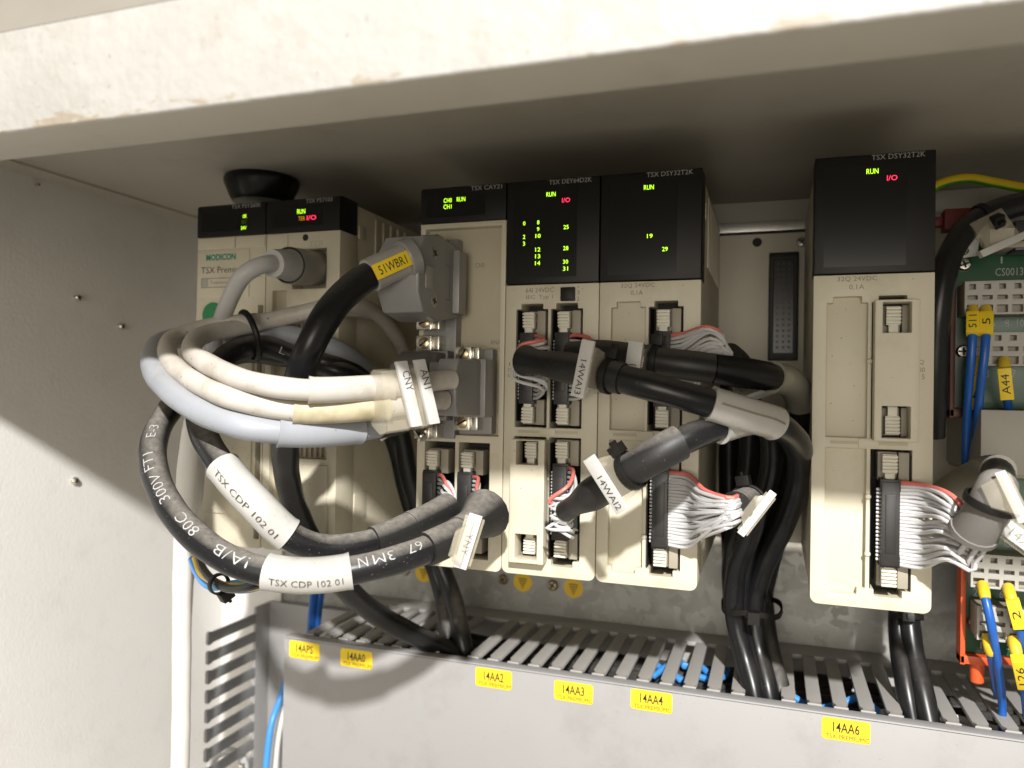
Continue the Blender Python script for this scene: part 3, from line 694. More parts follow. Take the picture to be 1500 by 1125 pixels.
vd = thing('vertical_wiring_duct', 'grey slotted vertical wiring duct with horizontal fingers beside the side wall', 'cable duct', (-30, 95, -200))
XV = -45.3
obj('duct_base', MB().box(XV - 1, 18, 119, 122.5, -230, -62).box(XV - 1.6, XV + 0.2, 106, 119, -230, -62), 'duct', vd, bevel=0.3)
shared = None
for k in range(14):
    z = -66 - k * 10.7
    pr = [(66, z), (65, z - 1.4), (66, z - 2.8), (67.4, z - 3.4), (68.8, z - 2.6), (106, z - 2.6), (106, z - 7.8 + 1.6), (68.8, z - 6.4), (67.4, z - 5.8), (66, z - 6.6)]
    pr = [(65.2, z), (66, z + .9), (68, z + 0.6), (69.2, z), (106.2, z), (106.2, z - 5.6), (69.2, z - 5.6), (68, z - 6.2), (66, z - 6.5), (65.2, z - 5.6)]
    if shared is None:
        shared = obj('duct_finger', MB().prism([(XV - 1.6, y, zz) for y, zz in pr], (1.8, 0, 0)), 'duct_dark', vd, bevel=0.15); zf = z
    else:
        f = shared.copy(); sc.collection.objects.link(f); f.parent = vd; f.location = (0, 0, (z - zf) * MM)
# cable gland ring and blue wire inside the vertical duct
b = MB().torus(at(333, 1128, 96), (0.35, -1, 0.25), 10.5, 2.4, 30, 10)
gl = tag(obj('wire_ring', b, 'grey_cable'), 'grey plastic ring at the bottom edge in front of the vertical duct', 'ring')
obj('ring_screw', MB().lathe(at(322, 1124, 92), (0, -1, 0.2), [(0, 2.2), (1.6, 2.2), (1.9, 0.1)], 16), 'metal', gl); obj('ring_screw', MB().lathe(at(352, 1124, 92), (0, -1, 0.2), [(0, 2.2), (1.6, 2.2), (1.9, 0.1)], 16), 'metal', gl)
def wire(name, label, cat, pts, r, m, group=None, n=12):
    pa = P(*pts); b = MB(); tube(b, pa, r, n=n); return tag(obj(name, b, m), label, cat, group), pa
wire('blue_wire', 'bright blue wire hanging down in the gap beside the duct cover end', 'wire', [(428, 975, 112), (418, 1000, 108), (410, 1025, 104), (398, 1060, 96), (388, 1140, 92)], 1.9, 'wire_lightblue')
wire('white_wire', 'thin white wire behind the bright blue wire at the duct end', 'wire', [(430, 980, 114), (418, 1030, 110), (408, 1080, 104), (402, 1140, 98)], 1.5, 'pale_cable')
wire('blue_wire', 'dark blue wire dropping into the duct behind its tag 14APS, nearer the side wall', 'wire', [(462, 830, 96), (460, 870, 92), (456, 920, 80), (455, 960, 70)], 2.4, 'wire_blue', 'dark blue wires dropping into the duct')
wire('blue_wire', 'dark blue wire dropping into the duct behind its tag 14APS, nearer the modules', 'wire', [(474, 830, 98), (470, 870, 94), (464, 920, 82), (462, 960, 72)], 2.0, 'wire_blue', 'dark blue wires dropping into the duct')

# ------------------------------------------------------------------ cables on the modules
def ribbon(parent, starts, out, end_c, end_dir, r_end, mids=(), red=True, r=0.55, tail=6, jit=1.1):
    """loose conductors from a socket edge gathered into a sleeve mouth"""
    end_c, ed = Vector(end_c), Vector(end_dir).normalized(); u = ed.orthogonal().normalized(); v = ed.cross(u)
    b = MB(); n = len(starts)
    for i, s0 in enumerate(starts):
        s0 = Vector(s0); f = i / max(n - 1, 1)
        a = i * 2.399; q = r_end * math.sqrt((i + 0.5) / n) * 0.92
        # keep upper conductors on the upper side of the bundle
        e = end_c + Vector((0, 0, 1)) * (0.5 - f) * r_end * 1.5 + (u * math.cos(a) + v * math.sin(a)) * q * 0.45
        d = (e - s0).length
        pts = [s0, s0 + Vector(out) * 0.22 * d + Vector((random.uniform(-jit, jit) * .4, random.uniform(-jit, jit) * .4, random.uniform(-jit, jit) * .3))]
        for (mf, mo) in mids:
            pts.append(s0.lerp(e, mf) + Vector(mo) + Vector([random.uniform(-jit, jit) for _ in range(3)]))
        pts += [e - ed * 0.16 * d, e + ed * tail * 0.4, end_c + (e - end_c) * 0.8 + ed * tail]
        pa = Path(pts, 1.6)
        if i == 0 and red:
            rb = MB(); tube(rb, pa, r * 1.15, n=8, step=2.0, ends=0); obj('red_conductor', rb, 'wire_red', parent)
        else: tube(b, pa, r, n=7, step=2.0, ends=0)
    return tag(obj('ribbon_conductors', b, 'wire_grey', parent), None, kind='stuff')

def col(x, y, z0, z1, n): return [(x, y, z1 + (z0 - z1) * i / (n - 1)) for i in range(n)]

# two printed black cables looping out to the side (sockets under the axis module)
def strip_marker(parent, C, A, B, width, depth, text=None, h=2.2, tf=(0.35, 0.4)):
    """clear holder reaching from the cable at C to a white strip between A and B"""
    C, A, B = at(*C), at(*A), at(*B); l = (B - A).normalized(); m_ = (A + B) / 2; n = (CAM - m_).normalized(); n = (n - l * n.dot(l)).normalized(); s_ = l.cross(n)
    mb = MB().prism([C + (A - B) * 0.22 + n * 3, A.lerp(B, 0.1) + n * 1.0, B.lerp(A, 0.1) + n * 1.0, C + (B - A) * 0.22 + n * 3], n * depth)
    mb.prism([A.lerp(B, 0.06) - s_ * width * 0.75, B.lerp(A, 0.06) - s_ * width * 0.75, B.lerp(A, 0.06) + s_ * width * 0.75, A.lerp(B, 0.06) + s_ * width * 0.75], n * 1.6)
    obj('marker_carrier', mb, 'clear', parent, bevel=0.3)
    st = obj('marker_strip', MB().obox(m_ + n * 2.3, l * (B - A).length / 2, s_ * width / 2, n * 0.7), 'strip', parent, bevel=0.3)
    if text:
        mb = MB(); L = (B - A).length; letters(mb, text, A + l * L * tf[0] + n * 3.06 - n.cross(l) * h / 2, l * L * tf[1], n.cross(l) * h); obj('lettering', mb, 'print_grey', st, smooth=0, flip=False)
def loop_cable(label, pts, mouth_r, sl, slp, prints, group, conn, mark=None, start_r=None):
    pa = P(*pts); root = thing('looped_cable', label, 'cable', pa.p[-1], group)
    r = 4.5
    s_end = pa.near(sl[0]); b = MB(); tube(b, pa, r, a=s_end - 3); obj('cable_sheath', b, 'rubber', root)
    # heat-shrink near the socket, stepped
    b = MB(); tube(b, pa, start_r or (lambda d: 5.3), a=0, b=s_end, ends=0.6); obj('shrink_tube', b, 'shrink', root)
    b = MB(); q = s_end * 0.52; tube(b, pa, 5.75, a=q, b=q + 2.0, ends=0.2); obj('shrink_rim', b, 'shrink', root)
    a, e = sorted((pa.near(slp[0]), pa.near(slp[1]))); ss = sleeve(root, pa, a, e, r + 0.75)
    tubetext(ss, pa, 'TSX CDP 102 01', e - (e - a) * 0.10, (e - a) * 0.80, r + 0.85, 2.0, 'print_dark', -0.50, True)
    for s, q, ln, h, ang in prints:
        d = pa.near(q); tubetext(root, pa, s, d, ln, r + 0.02, h, 'print_white', ang, False)
    return root, pa
cdp1, pa1 = loop_cable('dusty black cable with horizontal white sleeve and white print, lowest of the loop',
    [(712, 752, -20), (688, 770, -33), (640, 798, -52), (560, 826, -68), (450, 843, -80), (350, 826, -86), (272, 772, -84), (229, 700, -76), (226, 645, -66), (252, 596, -52), (300, 545, -36), (350, 517, -24), (420, 522, -16), (490, 534, -10), (545, 562, 16), (583, 620, 42), (600, 700, 58), (630, 790, 72), (662, 870, 72), (676, 930, 62), (690, 1000, 60)],
    7, [(624, 805)], ((388, 842), (515, 838)),
    [('67', (613, 810), 4.8, 3.1, -0.45), ('3M', (576, 825), 6.2, 3.1, -0.42), ('N', (536, 836), 2.6, 3.1, -0.42), ('!A/B', (366, 834), 12, 3.4, -0.25), ('80C', (298, 792), 10.2, 3.4, -0.2), ('300V', (252, 745), 13, 3.4, 0.05), ('FT1', (230, 700), 8, 3.2, 0.3), ('E-3', (226, 655), 6, 3.0, 0.3)],
    'looped black cables', 1, start_r=lambda d: 9.0 - 3.4 * min(d / 12, 1) if d < 12 else 5.55)
cdp2, pa2 = loop_cable('dusty black cable with slanted white sleeve, inner one of the loop',
    [(658, 742, -18), (630, 757, -28), (590, 777, -40), (540, 796, -52), (480, 803, -62), (428, 787, -70), (375, 738, -76), (330, 688, -75), (300, 640, -68), (292, 598, -56), (310, 548, -42), (345, 513, -31), (388, 508, -22), (450, 530, -13), (505, 548, -9), (548, 580, 16), (575, 640, 46), (594, 720, 62), (628, 810, 80), (648, 870, 80), (656, 930, 66), (662, 1000, 62)],
    5, [(545, 795)], ((322, 690), (420, 785)), [('L O V', (402, 530), 16, 2.8, 0.1)], 'looped black cables', 0)
# conductors
r1 = ribbon(cdp1, col(cx + 18.4 + 7.6, -3, 15, 36.6, 14), (0.7, -0.7, 0), pa1.p[0] + Vector((-1, -2, 0)), -Vector((0.0, -1, 0.2)).cross(Vector((1, 0, 0))) if False else pa1.t[0], 5.5, [(0.5, (3.0, -6, 0))], r=0.6)
r2 = ribbon(cdp2, col(cx + 3.6 + 7.6, -3, 15, 36.6, 14), (0.7, -0.7, 0), pa2.p[0], pa2.t[0], 3.6, [(0.45, (4.0, -6, 2))], r=0.6)
strip_marker(cdp1, (664, 790, -50), (698, 752, -48), (674, 830, -50), 4.4, 5.0, 'YNY')

# black cable tagged 51WBR1 with its grey connector hood
b51 = P((594, 381, -38), (564, 393, -44), (530, 411, -51), (488, 450, -61), (456, 505, -66), (433, 572, -60), (419, 640, -44), (421, 700, -28), (438, 760, -16), (466, 812, -8), (510, 865, 12), (560, 905, 32), (615, 934, 47), (660, 957, 58), (700, 990, 64))
c51 = thing('encoder_cable', 'thick black cable tagged 51WBR1 plugged in by a grey hood, top of the axis module', 'cable', b51.p[-1])
s0 = b51.near((540, 408)); b = MB(); tube(b, b51, 4.95, a=s0 - 4); obj('cable_sheath', b, 'rubber_clean', c51)
b = MB(); tube(b, b51, lambda d: 6.0 - 0.3 * d / s0, a=-0.0, b=s0, ends=0.5); sv = obj('shield_sleeve', b, 'plug_grey', c51)
p, t, n, c = b51.face(s0 * 0.56)
mm_ = MB().obox(p + n * 6.1, t * 7.2, c * 2.7, n * 0.5); tg = obj('name_tag', mm_, 'yellow_tag', c51, bevel=0.3)
mb = MB(); letters(mb, '51WBR1', p + n * 6.66 + t * 5.6 + c * -1.5, -t * 11.2, c * 3.0); obj('lettering', mb, 'print_black', tg, smooth=0, flip=False)
# hood: cut-cornered shell, broad side with two screws
hx0, hx1 = 113.5, 129.6
prof = [(-39, 104), (-35, 97.5), (-22, 95.2), (-4, 98.5), (-4, 125.5), (-22, 127.5), (-34, 124.5), (-39, 118.5)]
hd = obj('connector_hood', MB().prism([(hx0, y, z) for y, z in prof], (hx1 - hx0, 0, 0)), 'hood', c51, bevel=0.9, seg=3)
obj('hood_flange', MB().box(hx0 + 1, hx1 + 2.6, -9, -1.5, 99.6, 124), 'hood', c51, bevel=0.5)
for z in (119.8, 102.4): screw(hd, (hx1, -26, z), (1, 0, 0), 2.3, 0.25, 'steel')
obj('hood_plate', MB().box(hx1, hx1 + 0.35, -33.5, -27.5, 106.2, 114.2), 'plug_grey', hd, bevel=0.1)
b = MB()
for a in ((-16, -12, 117.0, 117.4), (-12.4, -12, 104, 117.4), (-16, -12, 104, 104.4)): b.box(hx1, hx1 + 0.12, a[0], a[1], a[2], a[3])
obj('hood_groove', b, 'hood_dark', hd, smooth=0)
obj('cable_collar', MB().lathe(b51.p[0] - b51.t[0] * 3, b51.t[0], [(0, 7.2), (3.6, 7.2), (4.2, 6.7), (4.2, 0.1)], 28), 'hood', c51)

# two white signal cables tagged AN1 / CNY and the blue-grey one under them
def bundle(name, label, pts, r, m, group, sl=None, slm='yellowed'):
    pa = P(*pts); root = thing(name, label, 'cable', pa.p[-1], group)
    b = MB(); tube(b, pa, r); obj('cable_sheath', b, m, root)
    if sl:
        a, e = sorted((pa.near(sl[0]), pa.near(sl[1]))); sleeve(root, pa, a, e, r + 0.55, slm, 'plain_sleeve')
    return root, pa
back = [(440, 459, -15), (495, 447, -10), (545, 455, 12), (585, 500, 45), (600, 560, 78), (606, 610, 101)]
wA, paA = bundle('signal_cable', 'upper white signal cable of the loop, ending at tags AN1 and CNY',
    [(664, 556, -36), (640, 558, -42), (600, 563, -52), (545, 568, -62), (445, 571, -78), (370, 560, -84), (310, 536, -78), (280, 512, -64), (300, 490, -46), (345, 481, -32), (388, 471, -22)] + back, 3.4, 'white_cable', 'white signal cables', ((455, 572), (575, 566)), 'white_cable')
wB, paB = bundle('signal_cable', 'lower white signal cable of the loop, with yellowed sleeve',
    [(652, 586, -36), (630, 586, -42), (598, 592, -50), (545, 598, -60), (430, 601, -76), (345, 585, -84), (280, 556, -78), (246, 521, -64), (258, 494, -46), (310, 478, -34), (362, 472, -28), (410, 469, -14), (470, 456, -6), (520, 453, 6), (560, 468, 34), (590, 520, 66), (604, 570, 84), (610, 620, 101)], 3.4, 'white_cable', 'white signal cables', ((432, 601), (570, 596)))
wC, paC = bundle('signal_cable', 'thicker blue-grey cable lying lowest on the outside of the loop',
    [(600, 612, -30), (575, 620, -40), (520, 629, -56), (440, 633, -72), (360, 625, -82), (290, 600, -82), (238, 560, -74), (224, 525, -60), (244, 500, -42), (310, 488, -28), (380, 486, -18), (440, 494, -14), (490, 511, -10), (535, 540, 8), (572, 590, 50), (592, 640, 80), (600, 680, 101)], 4.2, 'bluegrey_cable', None, ((408, 633), (525, 627)), 'bluegrey_cable')
obj('cable_tie', MB().torus(at(366, 492, -27), paA.ev(paA.near((376, 475)))[1], 9.6, 1.25, 36, 8), 'black', wA)
obj('dark_end_sleeve', tube(MB(), paC, 4.4, 0.5, paC.near((553, 624))), 'shrink', wC)
# marker pair over the two white cables
d = paA.near((600, 563)); p, t, n, c = paA.face(d); sg = 1 if c.z > 0 else -1; cz = c * sg
mk = obj('marker_carrier', MB().prism([p + cz * 5 + n * 7.2, p + cz * -14 + n * 7.2, p + cz * -15 + n * 1, p + cz * -12 - n * 4, p + cz * 3 - n * 4, p + cz * 6 + n * 1], t * 13.5).prism([p + cz * 5 + n * 7.2 - t * 3, p + cz * -14 + n * 7.2 - t * 3, p + cz * -15 + n * 1 - t * 3, p + cz * 6 + n * 1 - t * 3], t * 3), 'clear', wA, bevel=0.5)
for k, (s, off) in enumerate((('AN1', -1.2), ('CNY', 5.4))):
    st = obj('marker_strip', MB().obox(p + t * off + cz * -3.0 + n * 8.0, t * 2.0, cz * 10.6 + t * 1.5, n * 0.9), 'strip', wA, bevel=0.35)
    mb = MB(); ux = (-cz * 10.6 - t * 1.5).normalized(); letters(mb, s, p + t * off + cz * 4.2 + n * 8.97 - t * -1.9, ux * 6.4, n.cross(ux) * 2.6); obj('lettering', mb, 'print_dark', st, smooth=0, flip=False)
# hood the white cables run into
hy = [(-35, 64), (-33, 61), (-6, 60.4), (-6, 81.6), (-33, 81.2), (-35, 78)]
h2 = obj('connector_hood', MB().prism([(cx + 24.2, y, z) for y, z in hy], (7.6, 0, 0)), 'hood', wA, bevel=0.8, seg=3)
obj('hood_shoulder', MB().prism([(cx + 19.4, -31, 62), (cx + 19.4, -6, 61), (cx + 19.4, -6, 81), (cx + 19.4, -31, 80)], (4.8, 0, 0)), 'hood_dark', wA, bevel=0.7)
obj('hood_rim', MB().box(cx + 20.4, cx + 36.0 - 2.2, -12, -2, 60.0, 82.0), 'hood', wA, bevel=0.6)
screw(h2, (cx + 27.4, -35, 74), (0, -1, 0), 0.9, 0.2, 'metal', False)
# dark hood behind the marker
dk = thing('connector_plug', 'dark grey connector hood behind the AN1 and CNY tags', 'plug', (cx + 9, -15, 58))
obj('hood_shell', MB().prism([(cx + 2.6, -29, 66), (cx + 2.6, -24, 59.6), (cx + 2.6, -4, 59.6), (cx + 2.6, -4, 84.4), (cx + 2.6, -20, 84.4), (cx + 2.6, -29, 79)], (13, 0, 0)), 'hood_dark', dk, bevel=0.8)
obj('hood_rim', MB().box(cx + 2.0, cx + 16.4, -8, -1.6, 58.2, 85.4), 'hood', dk, bevel=0.5)
obj('thumb_screw', MB().lathe(at(607, 622, -22), (0.7, -0.5, -0.6), [(0, 1.8), (8, 1.8), (8.4, 1.4), (8.4, 0.1)], 14), 'metal', dk)
p = at(572, 628, -36); obj('dangling_clip', MB().obox(p, (4.2, 0, 2.6), (0.8, -1.6, -1.2), (0, 1.2, -1.0)), 'strip', dk, bevel=0.3)
obj('clip_tie', MB().obox(at(590, 622, -30), (3.6, 0, 0.4), (0, 2.5, 0), (0, 0, 2.6)), 'black', dk, bevel=0.5)

# round grey plug of the processor
gp = P((462, 393, 4), (432, 390, -14), (404, 386, -28), (384, 388, -35), (357, 403, -39), (336, 440, -36), (323, 474, -30), (306, 530, -22), (293, 620, -16), (288, 700, -12), (278, 790, -4), (272, 870, 12), (268, 960, 18), (266, 1150, 22))
pg = thing('terminal_plug', 'round grey plug with grey cable standing out of the processor front', 'plug', gp.p[-1])
b = MB(); tube(b, gp, 3.3, a=gp.near((400, 386)) - 4); obj('cable_sheath', b, 'grey_cable', pg)
a = gp.near((424, 389)); b = MB(); tube(b, gp, lambda d: 7.4, a=0, b=a, n=28, ends=0.5); obj('plug_body', b, 'plug_grey', pg)
e = gp.near((398, 386)); b = MB(); tube(b, gp, lambda d: 6.2 - 0.9 * (d - a) / (e - a), a=a, b=e, n=28, ends=0.6); obj('plug_sleeve', b, 'grey_cable', pg)
p, t, n, c = gp.face(a); mb = MB().torus(p, t, 6.9, 0.45, 32, 8); obj('plug_groove', mb, 'well', pg)

# pale vertical cable by the side wall and the small wires tied beside it
wire('power_cable', 'pale vertical cable running down in front of the cabinet side wall', 'cable', [(300, 560, -30), (284, 620, -30), (276, 670, -28), (270, 760, -24), (267, 850, -18), (266, 960, -12), (265, 1060, -8), (263, 1150, -4)], 3.9, 'pale_cable', n=18)
ew = thing('tied_wires', 'short yellow-green and blue wires tied under the outer looped cable', 'wires', at(330, 862, -50))
for k, (m, dz, dy) in enumerate((('wire_blue', 0, 0), ('wire_yellow', 3, -3), ('wire_green', 6, -1), ('rubber_clean', 9, -6), ('wire_lightblue', -4, 3))):
    pa = P((284 + dz * 0.8, 818 - dz * .3, -40 + dy), (292 + dz * 0.8, 838 - dz * .2, -46 + dy), (312 + dz, 855 + (k - 2) * 2, -54 + dy), (345, 863 - k * 2 + (6 if k == 3 else 0), -60 + dy), (380, 858 - k, -64 + dy), (412, 840, -62 + dy))
    b = MB(); tube(b, pa, 1.45, n=10); obj('wire', b, m, ew)
    if k == 1: tie(ew, pa, pa.near((320, 858)), 3.0, 2.6)

# ---- cables of the input and output modules
def plain(name, label, pts, r, group, mouth=None, shrink=None, sl=None, slt=None, m='rubber_clean', sm='shrink_clean', mr=None, start=0.0, slm='sleeve'):
    pa = P(*pts); root = thing(name, label, 'cable', pa.p[-1], group)
    s = pa.near(shrink) if shrink else 0
    b = MB(); tube(b, pa, r, a=max(start, s - 3)); obj('cable_sheath', b, m, root)
    if shrink:
        b = MB(); tube(b, pa, mr or (r + 0.55), a=0, b=s, ends=0.5); obj('shrink_tube', b, sm, root)
    if sl:
        a, e = sorted((pa.near(sl[0]), pa.near(sl[1]))); q = sleeve(root, pa, a, e, r + 0.7, slm)
        if slt: tubetext(q, pa, slt, a + (e - a) * 0.15, (e - a) * 0.7, r + 0.8, 1.3, 'print_dark', 0.5)
    return root, pa
GI = 'black cables of the input and output modules'
c3, p3 = plain('module_cable', 'black cable tagged 14WAI3 with a long white sleeve, uppermost in front',
    [(768, 528, -24), (800, 533, -30), (845, 541, -37), (900, 552, -42), (960, 568, -44), (1040, 591, -40), (1090, 606, -34), (1138, 622, -22), (1168, 652, -4), (1170, 702, 20), (1150, 764, 44), (1118, 832, 62), (1104, 890, 70), (1110, 950, 68), (1124, 1008, 60), (1134, 1070, 56)],
    4.45, GI, shrink=(911, 554), sl=((1043, 592), (1136, 621)), mr=lambda d: 5.1 - 0.7 * math.exp(-((d - 9) / 6) ** 2) + (0.5 if d < 2 else 0))
a_, e_ = sorted((p3.near((1050, 594)), p3.near((1131, 619)))); mb = MB(); rr = []
for i in range(13):
    p, t, n, c = p3.face(a_ + (e_ - a_) * i / 12); o_ = p + (n * 0.94 - c * 0.20) * 5.25
    rr.append([o_ - c * 0.35, o_ - c * 0.35 + n * 0.12, o_ + c * 0.35 + n * 0.12, o_ + c * 0.35])
mb.rings(rr); obj('sleeve_slit', mb, 'print_grey', c3, smooth=0)
marker(c3, p3, p3.near((876, 546)), 5.1, '14WAI3', -9.5, 8.5, width=4.7, h=2.3, up=1, flip=1, tie_end=-1, tilt=0.0)
c1, p1 = plain('module_cable', 'black cable with glossy bend and greyish sleeve, behind the one tagged 14WAI3',
    [(835, 520, -14), (880, 519, -18), (940, 526, -21), (1000, 534, -22), (1080, 545, -17), (1128, 552, -8), (1158, 561, 6), (1174, 596, 26), (1168, 656, 46), (1146, 750, 62), (1124, 840, 76), (1112, 900, 80), (1120, 960, 74), (1132, 1010, 66), (1142, 1070, 60)],
    4.45, GI, shrink=(1048, 541), sl=((1131, 553), (1176, 590)), mr=5.0, slm='sleeve_dull')
b = MB(); tube(b, p1, 5.05, a=p1.near((1048, 541)) + 0.2, b=p1.near((1124, 551)), ends=0.5); obj('gloss_sleeve', b, 'black_gloss', c1)
marker(c1, p1, p1.near((942, 526)), 5.0, '14WAI1', -5.5, 12.5, width=5.0, tie_end=-1, tlen=0.55, tstart=0.42)
c2, p2 = plain('module_cable', 'black cable tagged 14WAI2 slanting up from the lower socket of the input module',
    [(828, 749, -20), (866, 725, -33), (910, 698, -42), (960, 667, -46), (1010, 641, -42), (1052, 626, -34), (1098, 614, -20), (1126, 622, 2), (1130, 680, 26), (1108, 760, 48), (1086, 840, 62), (1084, 900, 68), (1096, 960, 64), (1108, 1012, 58), (1116, 1070, 54)],
    4.25, GI, shrink=(998, 648), sl=((1052, 626), (1110, 614)), sm='shrink', mr=lambda d: 3.7 + 1.7 * min(max((d - 8) / 12, 0), 1))
marker(c2, p2, p2.near((908, 699)), 5.5, '14WAI2', -10.0, 9.0, width=4.7, h=2.3, tie_end=-1)
cu, pu = plain('module_cable', 'black cable fed by the upper ribbon of the module showing 19 and 29',
    [(1066, 522, -10), (1082, 536, -2), (1096, 570, 18), (1100, 640, 38), (1092, 720, 54), (1074, 810, 66), (1074, 880, 74), (1086, 950, 72), (1100, 1010, 64), (1108, 1070, 60)], 4.4, GI, shrink=(1096, 575))
marker(cu, pu, pu.near((1090, 552)), 5.0, None, -8, 7, width=5, tie_end=-1)
cl, pl_ = plain('module_cable', 'black cable fed by the lower ribbon of the module showing 19 and 29',
    [(1078, 744, -20), (1092, 738, -12), (1106, 736, 4), (1100, 776, 30), (1078, 840, 54), (1076, 900, 64), (1090, 960, 62), (1104, 1014, 56), (1112, 1070, 52)], 4.2, GI, shrink=(1100, 738), sm='shrink', mr=5.4)
strip_marker(cl, (1094, 742, -16), (1132, 722, -16), (1084, 784, -20), 2.6, 3.5); tie(cl, pl_, pl_.near((1096, 738)), 5.6, -1.3)
bc = at(1101, 888, 71); obj('cable_tie', MB().rings([[bc + Vector((12.0 * math.cos(a), 15 * math.sin(a), 0)) + Vector((math.cos(a) * dx, math.sin(a) * dx, dz + 1.2 * math.sin(3 * a))) for dx, dz in ((0, -1.1), (0.8, -1.1), (0.8, 1.1), (0, 1.1))] for a in [2 * math.pi * i / 36 for i in range(36)]], closed=True).box(bc.x - 1, bc.x + 3.6, bc.y - 19.5, bc.y - 15, bc.z - 2.6, bc.z + 2.4), 'black', c3)
# ribbons
ribbon(c3, col(148 + 13.0, -3, 67.5, 91, 15), (0.55, -0.85, 0), p3.p[0], p3.t[0], 4.0, [(0.42, (8, -9, 0)), (0.75, (-2, -4, 0))], r=0.62)
ribbon(c1, col(148 + 26.9, -3, 67.5, 91, 15), (0.85, -0.5, 0), at(862, 520, -15), (0.6, 0.2, 0), 4.0, [(0.5, (5, -4, 0))], r=0.62, tail=3)
ribbon(c2, col(148 + 26.9, -3, 17, 42, 15), (0.55, -0.85, 0), p2.p[0], p2.t[0], 3.6, [(0.45, (3, -9, -1)), (0.75, (-4, -4, -1))], r=0.62)
ribbon(cu, col(185 + 26.9, -3, 67.5, 91.0, 18), (0.9, -0.4, 0.1), pu.p[0] + Vector((0, 0, 0)), (0.55, 0.3, -0.8), 4.2, [(0.5, (4, -6, 5)), (0.78, (3, -2, 3.5))], r=0.66)
ribbon(cl, col(185 + 26.9, -3, 16.5, 42, 24), (0.95, -0.25, 0), pl_.p[0], pl_.t[0], 5.0, [(0.5, (1, -4, -1.0))], r=0.64, jit=0.9)
c6, p6 = plain('module_cable', 'black cable fed by the ribbon of the separate module beside the green boards',
    [(1424, 782, -20), (1440, 757, -24), (1456, 724, -26), (1464, 698, -14), (1452, 690, 6), (1428, 698, 22), (1392, 718, 34), (1358, 750, 50), (1338, 800, 72), (1330, 880, 80), (1336, 950, 74), (1350, 1010, 64), (1364, 1075, 56)],
    4.4, GI, shrink=(1460, 712), sl=((1460, 692), (1368, 742)), sm='shrink_dusty', slm='sleeve_dull', mr=lambda d: 6.4 - 0.8 * min(d / 14, 1))
b = MB(); tube(b, p6, lambda d: 6.7, a=-0, b=2.0, ends=0.5); obj('shrink_rim', b, 'shrink_dusty', c6)
strip_marker(c6, (1448, 735, -26), (1466, 694, -28), (1502, 768, -34), 2.8, 4.0); strip_marker(c6, (1452, 752, -20), (1462, 764, -20), (1520, 806, -22), 4.6, 1.0, '14X', 2.6, (0.3, 0.5)); tie(c6, p6, p6.near((1450, 738)), 6.4, 2.4)
ribbon(c6, col(259 + 26.9, -3, 16.0, 42.4, 24), (0.95, -0.25, 0), p6.p[0], p6.t[0], 6.4, [(0.5, (3, -6, 1)), (0.8, (3, -1, -3))], r=0.66, jit=1.0)
c7, p7 = plain('module_cable', 'short black cable dropping into the duct below the separate module, left strand',
    [(1322, 800, 84), (1318, 870, 84), (1316, 930, 78), (1326, 1000, 66), (1340, 1075, 58)], 4.0, GI)
tie(c6, p6, p6.near((1334, 905)), 5.0, 0.0)
# two more dark cables of the bundle in the empty slot
for k, (lab, pts) in enumerate((('dusty black cable at the side of the bundle in the empty slot', [(1120, 600, 60), (1128, 700, 70), (1120, 800, 78), (1118, 880, 82), (1128, 960, 74), (1142, 1010, 66), (1150, 1070, 60)]),
                               ('black cable deepest in the bundle inside the empty slot', [(1070, 560, 80), (1068, 680, 84), (1072, 800, 86), (1082, 900, 84), (1096, 960, 76), (1110, 1020, 68), (1118, 1070, 62)]))):
    plain('module_cable', lab, pts, 4.6, GI, m='rubber')

# ------------------------------------------------------------------ right: terminal boards and their wires
YB = 60.0
def strip_block(parent, x0, z0, n, rows=1, y0=46.0, pitch=4.85):
    b = MB(); hgt = 12.5
    holes = []
    for k in range(n):
        c = x0 + 2.6 + k * pitch
        holes += [(c - 1.1, c + 1.1, z0 + 9.4, z0 + 11.4), (c - 1.7, c + 1.7, z0 + 5.6, z0 + 7.2), (c - 1.8, c + 1.8, z0 + 0.8, z0 + 3.6)]
    t = obj('terminal_block', MB().plate(x0, x0 + n * pitch + 0.6, z0, z0 + hgt, holes, y0, y0 + 4), 'terminal', parent, bevel=0.2)
    obj('terminal_core', MB().box(x0 + 0.3, x0 + n * pitch + 0.3, y0 + 3.2, YB - 0.2, z0 + 0.3, z0 + hgt - 0.3), 'header', t)
    return t
def board(label, x0, z0, z1, blocks, prints, holder_bottom):
    root = thing('terminal_board', label, 'circuit board', (x0 + 40, YB, z0), 'green terminal boards')
    obj('circuit_board', MB().box(x0, 430, YB, YB + 1.6, z0, z1), 'pcb', root, bevel=0.1)
    obj('board_holder', MB().box(x0 - 1.9, x0 - 0.1, YB - 4, YB + 3.4, z0 - 4, z1 + 1).box(x0 - 1.9, 430, YB + 1.8, YB + 3.4, z0 - 4, z0 - 0.3).box(x0 - 1.9, x0 + 8.5, YB - 4, YB + 2, z0 - 3.6, z0 - 0.4), 'orange' if holder_bottom else 'holder_dark', root, bevel=0.4)
    if holder_bottom: obj('holder_foot', MB().lathe((x0 + 4.5, YB - 1, z0 - 3.6), (0, 0, -1), [(0, 2.6), (7, 2.4), (7.6, 1.8), (7.6, 0.1)], 16), 'orange', root)
    for bx, bz, n in blocks: strip_block(root, bx, bz, n)
    for s, xa, xb, z, h in prints: ftext(root, s, xa, xb, z, h, 'print_white', YB - 0.05)
    return root
c0 = at(1410, 388, YB)
